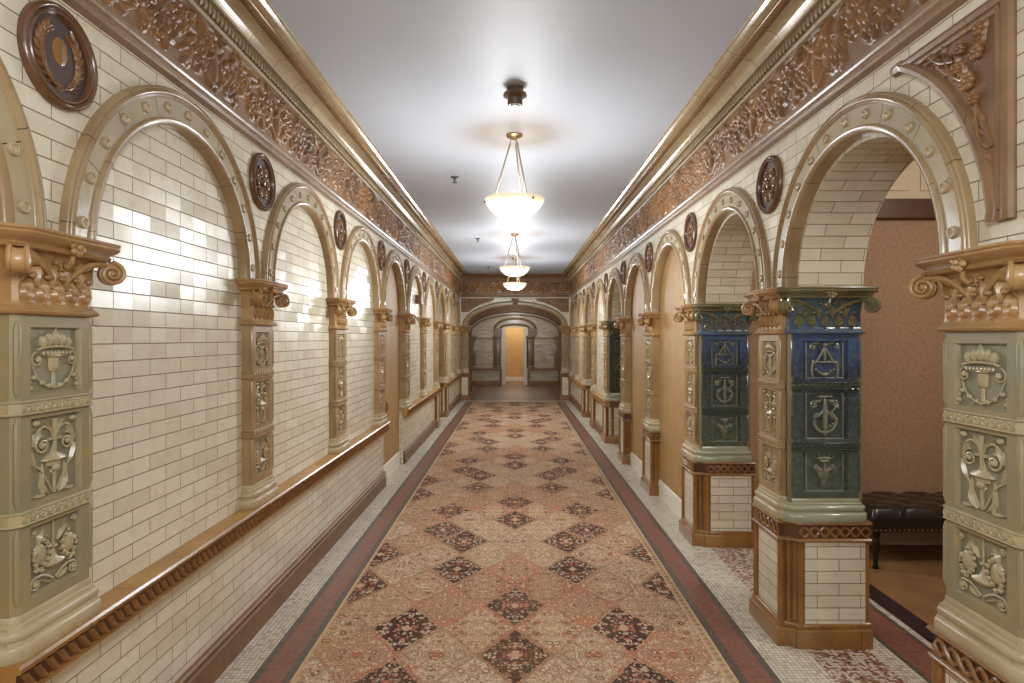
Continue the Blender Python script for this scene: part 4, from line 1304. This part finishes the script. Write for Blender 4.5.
for y, lab in PEND:
    if lab:
        r = thing('pendant_lamp', lab, 'lamp', (-.005, y, CEIL), 0, 'alabaster pendant lamps')
        put('canopy', can, r)
        for q in range(3): put('rod', RODS[q], r)
        b_ = put('bowl', BOWL, r)
        for q in range(3): put('knob', KN[q], b_)
    ld = bpy.data.lights.new('under_bowl_fill', 'POINT'); ld.energy = 82; ld.shadow_soft_size = .26; ld.color = (.94, .975, 1.0)  # added light in open air below the bowl, standing in for its glow
    l2 = bpy.data.lights.new('bowl_bulb', 'POINT'); l2.energy = 6; l2.shadow_soft_size = .12; l2.color = (1, .97, .93)
    o2 = bpy.data.objects.new('bowl_bulb', l2); C.objects.link(o2); o2.location = (-.005, y, CEIL - .46)
    lo = bpy.data.objects.new('under_bowl_fill', ld); C.objects.link(lo); lo.location = (-.005, y, CEIL - .92)

# smoke detector and sprinklers
r = thing('smoke_detector', 'round dark bronze detector on the ceiling before the first pendant', 'detector', (0.0, 3.82, CEIL))
MB().lathe([(.0005, 0), (.052, 0), (.052, -.030), (.045, -.032), (.072, -.036), (.074, -.048), (.064, -.054), (.048, -.064), (.0005, -.064)], 30).build('housing', 'detector', r)
MB().lathe([(.046, -.062), (.046, -.100), (.040, -.108), (.0005, -.108)], 24).build('sensor_cup', 'detector', r)
o = MB().lathe([(.030, -.106), (.026, -.116), (.0005, -.118)], 20).build('lens', 'lens', r); o['label'] = 'pale lens'
esc = MB().lathe([(.0005, 0), (.040, 0), (.038, -.006), (.018, -.012), (.0005, -.012)], 20).mesh('escutcheon', 'steel')
hd = MB(); hd.lathe([(.010, -.010), (.010, -.030), (.004, -.034), (.004, -.052), (.0005, -.052)], 10); hd.lathe([(.0005, -.050), (.022, -.052), (.022, -.056), (.0005, -.057)], 14)
for sg in (-1, 1): hd.tube([(sg * .009, 0, -.028), (sg * .015, 0, -.040), (sg * .005, 0, -.052)], .0025, 5)
hd = hd.mesh('sprinkler_head', 'steel')
for y, lab in ((5.93, 'ceiling sprinkler closest to the camera, left of the pendants'), (9.60, 'middle ceiling sprinkler, beside the second pendant'), (13.35, 'farthest ceiling sprinkler, near the end arch')):
    r = thing('fire_sprinkler', lab, 'sprinkler', (-.575, y, CEIL), 0, 'ceiling sprinklers')
    put('escutcheon', esc, r); put('head', hd, r)

# ------------------------------------------------------------------ end wall and lobby
def ell(a, b, zc, n=48): return [(-a * math.cos(PI * i / n), zc + b * math.sin(PI * i / n)) for i in range(n + 1)]
def end_wall(y0, y1, hw, top, a, b, zc, name, mat):
    m = MB(); e = ell(a, b, zc); n = len(e) - 1
    for y in (y0, y1):
        for i in range(n): m.quad((e[i][0], y, e[i][1]), (e[i + 1][0], y, e[i + 1][1]), (e[i + 1][0], y, top), (e[i][0], y, top))
        for sg in (-1, 1): m.quad((sg * a, y, 0), (sg * hw, y, 0), (sg * hw, y, top), (sg * a, y, top))
    for i in range(n): m.quad((e[i][0], y0, e[i][1]), (e[i + 1][0], y0, e[i + 1][1]), (e[i + 1][0], y1, e[i + 1][1]), (e[i][0], y1, e[i][1]))
    for sg in (-1, 1): m.quad((sg * a, y0, 0), (sg * a, y1, 0), (sg * a, y1, zc), (sg * a, y0, zc))
    return struct(m.build(name, mat, smooth=False, recalc=False))
end_wall(YEND, YEND + .30, 1.55, CEIL, 1.165, .50, 1.79, 'wall_end', 'brick')
def ell_ring(name, label, y, a, b, w, zc, mats, th=.03, bosses=15, group=None, legs=0):
    r = thing(name, label, 'arch', (0, y, 0), 0, group)
    m = MB(); n = 48
    prof = [(w, .0), (w, th), (w * .85, th * 1.35), (w * .72, th), (w * .30, th), (w * .18, th * 1.3), (0, th), (0, -.02)]
    for i in range(n):
        for j in range(len(prof) - 1):
            q = []
            for (o, d), ii in ((prof[j], i), (prof[j], i + 1), (prof[j + 1], i + 1), (prof[j + 1], i)):
                t = PI * ii / n
                q.append((-(a + o) * math.cos(t), -d, zc + (b + o) * math.sin(t)))
            m.quad(*q, 1 if j == 3 else 0, [(i * .05, 0), (i * .05 + .05, 0), (i * .05 + .05, .05), (i * .05, .05)])
    if legs:
        for sg in (-1, 1): m.box(sg * a, sg * (a + w), -th, .0, zc - legs, zc)
    m.build('arch_ring', mats, r)
    for i in range(bosses):
        t = PI * (i + .5) / bosses
        put('boss', BOSS, r, (-(a + w * .5) * math.cos(t), -th, zc + (b + w * .5) * math.sin(t)), (0, 0, PI))
    return r
ell_ring('end_arch', 'wide flattened arch spanning the corridor end under the frieze', YEND, 1.150, .485, .125, 1.79, ['buff', 'buffpanel'], .04, 17)
# keystone bracket
m = MB()
m.add([(-.055, 0, 2.22), (.055, 0, 2.22), (.085, 0, 2.46), (-.085, 0, 2.46), (-.045, -.07, 2.235), (.045, -.07, 2.235), (.085, -.11, 2.45), (-.085, -.11, 2.45)],
      [(0, 1, 2, 3), (4, 5, 6, 7), (0, 1, 5, 4), (1, 2, 6, 5), (2, 3, 7, 6), (3, 0, 4, 7)])
m.ball((0, -.09, 2.37), .045, .04, .05, 10, 7); m.ball((0, -.085, 2.29), .03, .03, .035, 9, 6)
for sg in (-1, 1): m.spiral(sg * .05, 2.42, .03, 1.3, PI / 2, -sg, .009, -.115, 14, 0, .008)
o = m.build('keystone', 'frieze'); o.location = (0, YEND - .02, 0); tag(o, 'brown carved keystone at the crown of the end arch', 'keystone')
# dark triangular spandrels over the end arch
for sg, lab in ((-1, 'left'), (1, 'right')):
    m = MB(); pts = []
    for i in range(15):
        t = .52 + .62 * i / 14
        pts.append((sg * 1.31 * math.cos(t), 1.80 + .66 * math.sin(t)))
    poly = [(sg * 1.305, 2.46)] + [(sg * 1.305, pts[0][1])] + pts + [(pts[-1][0] * .9, 2.46)]
    N = len(poly)
    m.add([(p[0], 0, p[1]) for p in poly] + [(p[0], -.02, p[1]) for p in poly], [tuple(range(N)), tuple(range(N, 2 * N))] + [(i, (i + 1) % N, N + (i + 1) % N, N + i) for i in range(N)])
    for (x, z) in ((1.22, 2.36), (1.10, 2.41), (1.25, 2.25)): m.ball((sg * x, -.02, z), .03, .02, .03, 8, 6)
    o = m.build('corner_ornament', 'umber', smooth=False); o.location = (0, YEND - .002, 0)
    tag(o, 'dark brown triangle filling the %s corner above the end arch' % lab, 'ornament')
# frieze, cornice across the end wall
tm = MB()
def extr_x(prof, y, m, mats=None):
    K = len(prof)
    for i in range(K - 1):
        (d0, z0), (d1, z1) = prof[i], prof[i + 1]
        m.quad((-1.30, y - d0, z0), (1.30, y - d0, z0), (1.30, y - d1, z1), (-1.30, y - d1, z1), mats[i] if mats else 0, [(-1.3, 0), (1.3, 0), (1.3, .05), (-1.3, .05)])
    return m
extr_x([(SP - x, z) for x, z in fm], YEND, tm, [0] * (len(fm) - 1))
extr_x([(SP - x, z) for x, z in corn], YEND, tm, [1] * (len(corn) - 1)); extr_x([(SP - x, z) for x, z in crown], YEND, tm, [1] * (len(crown) - 1))
tm.box(-1.30, 1.30, YEND - .035, YEND - .001, 2.462, 2.494, 2)
te = struct(tm.build('trim_20', ['friezemould', 'umber', 'ivory'], angle=60))
o = put('frieze_panel', FR, te, (1.32, YEND - .001, 2.580), (0, 0, PI)); o.scale = (1.31 / BAY, 1, 1)
md = o.modifiers.new('row', 'ARRAY'); md.use_relative_offset = False; md.use_constant_offset = True; md.constant_offset_displace = (BAY, 0, 0); md.count = 2

# lobby beyond the arch
LB = 19.6
m = MB()
for sg in (-1, 1): m.quad((sg * 1.46, YEND + .30, 0), (sg * 1.46, LB, 0), (sg * 1.46, LB, 2.5), (sg * 1.46, YEND + .30, 2.5))
struct(m.build('wall_lobby', 'brick_lobby', smooth=False, recalc=False))
m = MB(); m.box(-1.5, 1.5, YEND + .30, LB + .1, 2.5, 2.55); struct(m.build('ceiling_lobby', 'ceiling', smooth=False))
m = MB()
m.box(-1.5, -.36, LB, LB + .12, 0, 2.5); m.box(.34, 1.5, LB, LB + .12, 0, 2.5); m.box(-.36, .34, LB, LB + .12, 1.88, 2.5)
struct(m.build('wall_lobby_end', 'brick_lobby', smooth=False))
ell_ring('lobby_arch', 'second flattened arch in the lobby beyond the end arch', 17.4, 1.21, .47, .11, 1.66, ['dusk', 'buffpanel'], .04, 15)
end_wall(17.4, 17.6, 1.46, 2.5, 1.225, .485, 1.66, 'wall_lobby_arch', 'umber')
ell_ring('door_arch', 'brown arched surround over the bright doorway at the corridor end', LB, .41, .09, .26, 1.80, ['dusk', 'buffpanel'], .04, 9, legs=.24)
def flat_pil(x, w, label):
    r = thing('lobby_pilaster', label, 'pilaster', (x, LB, 0), 0, 'flat pilasters of the lobby end wall')
    m = MB(); m.bevbox(-w / 2, w / 2, -.03, 0, .60, 1.50, .004); m.build('shaft', 'dusk', r)
    m = MB(); m.mold([(-w / 2, 0), (-w / 2, -.03), (w / 2, -.03), (w / 2, 0)][::1], [(0, 1.49), (-.0, 1.50)]) if False else m.bevbox(-w / 2 - .025, w / 2 + .025, -.06, 0, 1.49, 1.57, .012)
    m.build('capital', 'dusk', r)
    m = MB(); m.bevbox(-w / 2 - .012, w / 2 + .012, -.045, 0, .55, .62, .008); m.build('base', 'honey', r)
for x, w, lb in ((-1.33, .20, 'flat brown pilaster in the left corner of the lobby end wall'), (-.565, .24, 'flat brown pilaster left of the bright doorway'),
                 (.485, .24, 'flat brown pilaster right of the bright doorway'), (1.33, .20, 'flat brown pilaster in the right corner of the lobby end wall')):
    flat_pil(x, w, lb)
for i, (x0, x1) in enumerate(((-1.44, -.45), (.43, 1.44))):
    m = MB(); m.bevbox(x0, x1, LB - .05, LB, .48, .55, .006, 0); m.bevbox(x0, x1, LB - .03, LB, 0, .15, .006, 0)
    xe = x1 if x0 < 0 else x0
    m.bevbox(xe - .04, xe + .04, LB - .04, LB, .0, .55, .006, 0); m.bevbox(x0, x1, LB - .012, LB, 1.47, 1.51, .004, 0)
    struct(m.build('trim_%d' % (21 + i), 'honey', smooth=False))
# side dado of the lobby
for i, sg in enumerate((-1, 1)):
    m = MB(); m.bevbox(min(sg * 1.41, sg * 1.46), max(sg * 1.41, sg * 1.46), YEND + .3, LB, .48, .55, .006); m.bevbox(min(sg * 1.43, sg * 1.46), max(sg * 1.43, sg * 1.46), YEND + .3, LB, 0, .15, .006)
    struct(m.build('trim_%d' % (23 + i), 'honey', smooth=False))
# door frame and the bright room behind it
m = MB()
m.bevbox(-.43, -.30, LB - .03, LB + .14, 0, 1.90, .01); m.bevbox(.28, .41, LB - .03, LB + .14, 0, 1.90, .01); m.bevbox(-.43, .41, LB - .03, LB + .14, 1.84, 1.93, .01)
struct(m.build('door_1', 'white', smooth=False))
m = MB(); m.quad((-1.4, 21.6, 0), (1.4, 21.6, 0), (1.4, 21.6, 2.5), (-1.4, 21.6, 2.5))
for sg in (-1, 1): m.quad((sg * 1.4, LB + .12, 0), (sg * 1.4, 21.6, 0), (sg * 1.4, 21.6, 2.5), (sg * 1.4, LB + .12, 2.5))
struct(m.build('wall_far_room', 'warmroom', smooth=False, recalc=False))
m = MB(); m.box(-1.4, 1.4, LB + .12, 21.65, 2.5, 2.55); struct(m.build('ceiling_far_room', 'ceiling', smooth=False))
m = MB(); m.bevbox(-1.4, 1.4, 21.56, 21.6, 0, .14, .005); struct(m.build('baseboard_far_room', 'white', smooth=False))

# ------------------------------------------------------------------ side rooms
RW = 4.50
m = MB()
m.quad((1.60, RW, 0), (4.6, RW, 0), (4.6, RW, CEIL), (1.60, RW, CEIL))
m.quad((4.6, -1.5, 0), (4.6, RW, 0), (4.6, RW, CEIL), (4.6, -1.5, CEIL))
m.quad((BACK, -1.5, 0), (4.6, -1.5, 0), (4.6, -1.5, CEIL), (BACK, -1.5, CEIL))
m.quad((BACK, -1.5, 0), (BACK, 1.62, 0), (BACK, 1.62, CEIL), (BACK, -1.5, CEIL))
struct(m.build('wall_side_room', 'wallpaper', smooth=False, recalc=False))
m = MB(); m.quad((BACK - .1, -1.5, CEIL), (4.6, -1.5, CEIL), (4.6, RW, CEIL), (BACK - .1, RW, CEIL)); struct(m.build('ceiling_side_room', 'ceiling', smooth=False))
m = MB(); m.bevbox(1.70, 4.6, RW - .06, RW, 2.36, 2.50, .006, 0); m.bevbox(1.70, 4.6, RW - .03, RW - .001, 2.50, 3.0, .004, 1)
for i in range(5): m.bevbox(1.80 + i * .56, 2.28 + i * .56, RW - .042, RW - .028, 2.56, 2.95, .006, 1)
struct(m.build('trim_30', ['darkwood', 'creamwall'], smooth=False))
m = MB(); m.bevbox(1.70, 4.6, RW - .022, RW, 0, .15, .005); struct(m.build('baseboard_side_room', 'white', smooth=False))
m = MB(); m.bevbox(2.15, 4.58, -1.0, RW - .03, .0005, .010, .002)
tag(m.build('room_carpet', 'roomcarpet', smooth=False), 'plain brown carpet under the leather bench in the side room', 'carpet')
m = MB(); m.bevbox(2.045, 2.148, -1.0, RW - .03, .0005, .014, .003); 
tag(m.build('carpet_edging', 'maroon', smooth=False), 'dark maroon strip along the edge of the brown carpet', 'edging')
for (x0, x1, ya, yb, nm, mt) in ((BACK, 3.4, 7.30, 9.30, 'wall_alcove', 'wallpaper'), (BACK, 3.0, 10.2, 12.3, 'wall_niche_right', 'plaster'), (-1.45, -3.0, 10.2, 12.3, 'wall_niche_left', 'plaster')):
    m = MB()
    m.quad((x1, ya, 0), (x1, yb, 0), (x1, yb, CEIL), (x1, ya, CEIL))
    for y in (ya, yb): m.quad((x0, y, 0), (x1, y, 0), (x1, y, CEIL), (x0, y, CEIL))
    m.quad((x0, ya, CEIL), (x1, ya, CEIL), (x1, yb, CEIL), (x0, yb, CEIL))
    struct(m.build(nm, mt, smooth=False, recalc=False))

# tufted bench
r = thing('tufted_bench', 'black tufted leather bench with nailhead trim against the brown wall', 'bench', (2.95, 4.20, 0.010))
BX, BY = .66, .235
m = MB(); nx, ny = 88, 34
vs = []; 
def tuft(x, y):
    px, py = .115, .095
    a = (x / px + y / py) / 2; b = (x / px - y / py) / 2
    ra, rb = abs(a - round(a)), abs(b - round(b))
    crease = min(ra, rb)
    dd = math.hypot(x - (round(a) + round(b)) * px, y - (round(a) - round(b)) * py)
    h = .012 * min(1, crease / .18) ** .6 if crease < .5 else .012
    h += .012 * min(1, dd / .05) ** .7
    return h
for i in range(nx + 1):
    for j in range(ny + 1):
        x = -BX + 2 * BX * i / nx; y = -BY + 2 * BY * j / ny
        e = min((BX - abs(x)), (BY - abs(y)))
        ed = min(1, e / .05); ed = math.sqrt(max(0, 1 - (1 - ed) ** 2))
        vs.append((x, y, .335 + .045 * ed + tuft(x, y) * ed))
fs = [(i * (ny + 1) + j, (i + 1) * (ny + 1) + j, (i + 1) * (ny + 1) + j + 1, i * (ny + 1) + j + 1) for i in range(nx) for j in range(ny)]
m.add(vs, fs)
for i in range(nx):
    for j in (0, ny):
        a, b = vs[i * (ny + 1) + j], vs[(i + 1) * (ny + 1) + j]
        m.quad(a, b, (b[0], b[1], .30), (a[0], a[1], .30))
for j in range(ny):
    for i in (0, nx):
        a, b = vs[i * (ny + 1) + j], vs[i * (ny + 1) + j + 1]
        m.quad(a, b, (b[0], b[1], .30), (a[0], a[1], .30))
seat = m.build('seat_cushion', 'leather', r)
m = MB()
for i in range(-6, 7):
    for j in range(-3, 4):
        if (i + j) % 2: continue
        x, y = i * .115, j * .095
        if abs(x) < BX - .04 and abs(y) < BY - .03: m.ball((x, y, .383), .009, .009, .006, 8, 5)
m.build('tuft_buttons', 'leather', seat)
m = MB(); m.bevbox(-BX, BX, -BY, BY, .245, .305, .006); m.build('apron', 'leather', r)
m = MB()
for i in range(44): m.ball((-BX + .02 + i * (2 * BX - .04) / 43, -BY - .001, .258), .007, .004, .007, 7, 5)
m.build('nailhead_row', 'nail', r)
for sx in (-1, 1):
    for sy in (-1, 1):
        m = MB(); m.lathe([(.018, .0), (.020, .006), (.013, .03), (.018, .12), (.024, .18), (.018, .20), (.026, .215), (.026, .248)], 12, 0, 'z', (sx * (BX - .04), sy * (BY - .04), 0))
        m.build('leg', 'blackwood', r)

# ------------------------------------------------------------------ lights of the other rooms
def lamp(loc, e, col=(1, .86, .66), size=.15):
    ld = bpy.data.lights.new('room_lamp', 'POINT'); ld.energy = e; ld.shadow_soft_size = size; ld.color = col
    o = bpy.data.objects.new('room_lamp', ld); C.objects.link(o); o.location = loc; return o
lamp((3.1, 2.2, 2.7), 85, (1, .90, .78))
lamp((0, 16.4, 2.35), 11, (1, .93, .84))
lamp((0, 18.6, 2.3), 20, (1, .93, .84))
lamp((0, 20.7, 2.3), 48, (1, .88, .70))
lamp((2.6, 8.3, 2.6), 8)
lamp((2.3, 11.2, 2.6), 6); lamp((-2.2, 11.2, 2.6), 6)

# ------------------------------------------------------------------ world, camera, view
w = bpy.data.worlds.new('World'); sc.world = w; w.use_nodes = True
w.node_tree.nodes['Background'].inputs[0].default_value = (.05, .045, .04, 1); w.node_tree.nodes['Background'].inputs[1].default_value = .2
cd = bpy.data.cameras.new('Camera'); cam = bpy.data.objects.new('Camera', cd); C.objects.link(cam)
cd.sensor_width = 36; cd.lens = 620 / 1024 * 36
cd.shift_x = -3 / 1024; cd.shift_y = -3.5 / 1024
cd.clip_start = .02
cam.location = (0, 0, 1.5); cam.rotation_euler = (PI / 2, 0, 0)
sc.camera = cam
vs_ = sc.view_settings
vs_.view_transform = 'Standard'; vs_.look = 'None'; vs_.gamma = 1; vs_.use_curve_mapping = False
vs_.exposure = -0.10
try:
    sc.cycles.use_denoising = True
    sc.cycles.max_bounces = 10; sc.cycles.diffuse_bounces = 6
    sc.cycles.sample_clamp_indirect = 4
    sc.cycles.caustics_reflective = False; sc.cycles.caustics_refractive = False
except Exception: pass
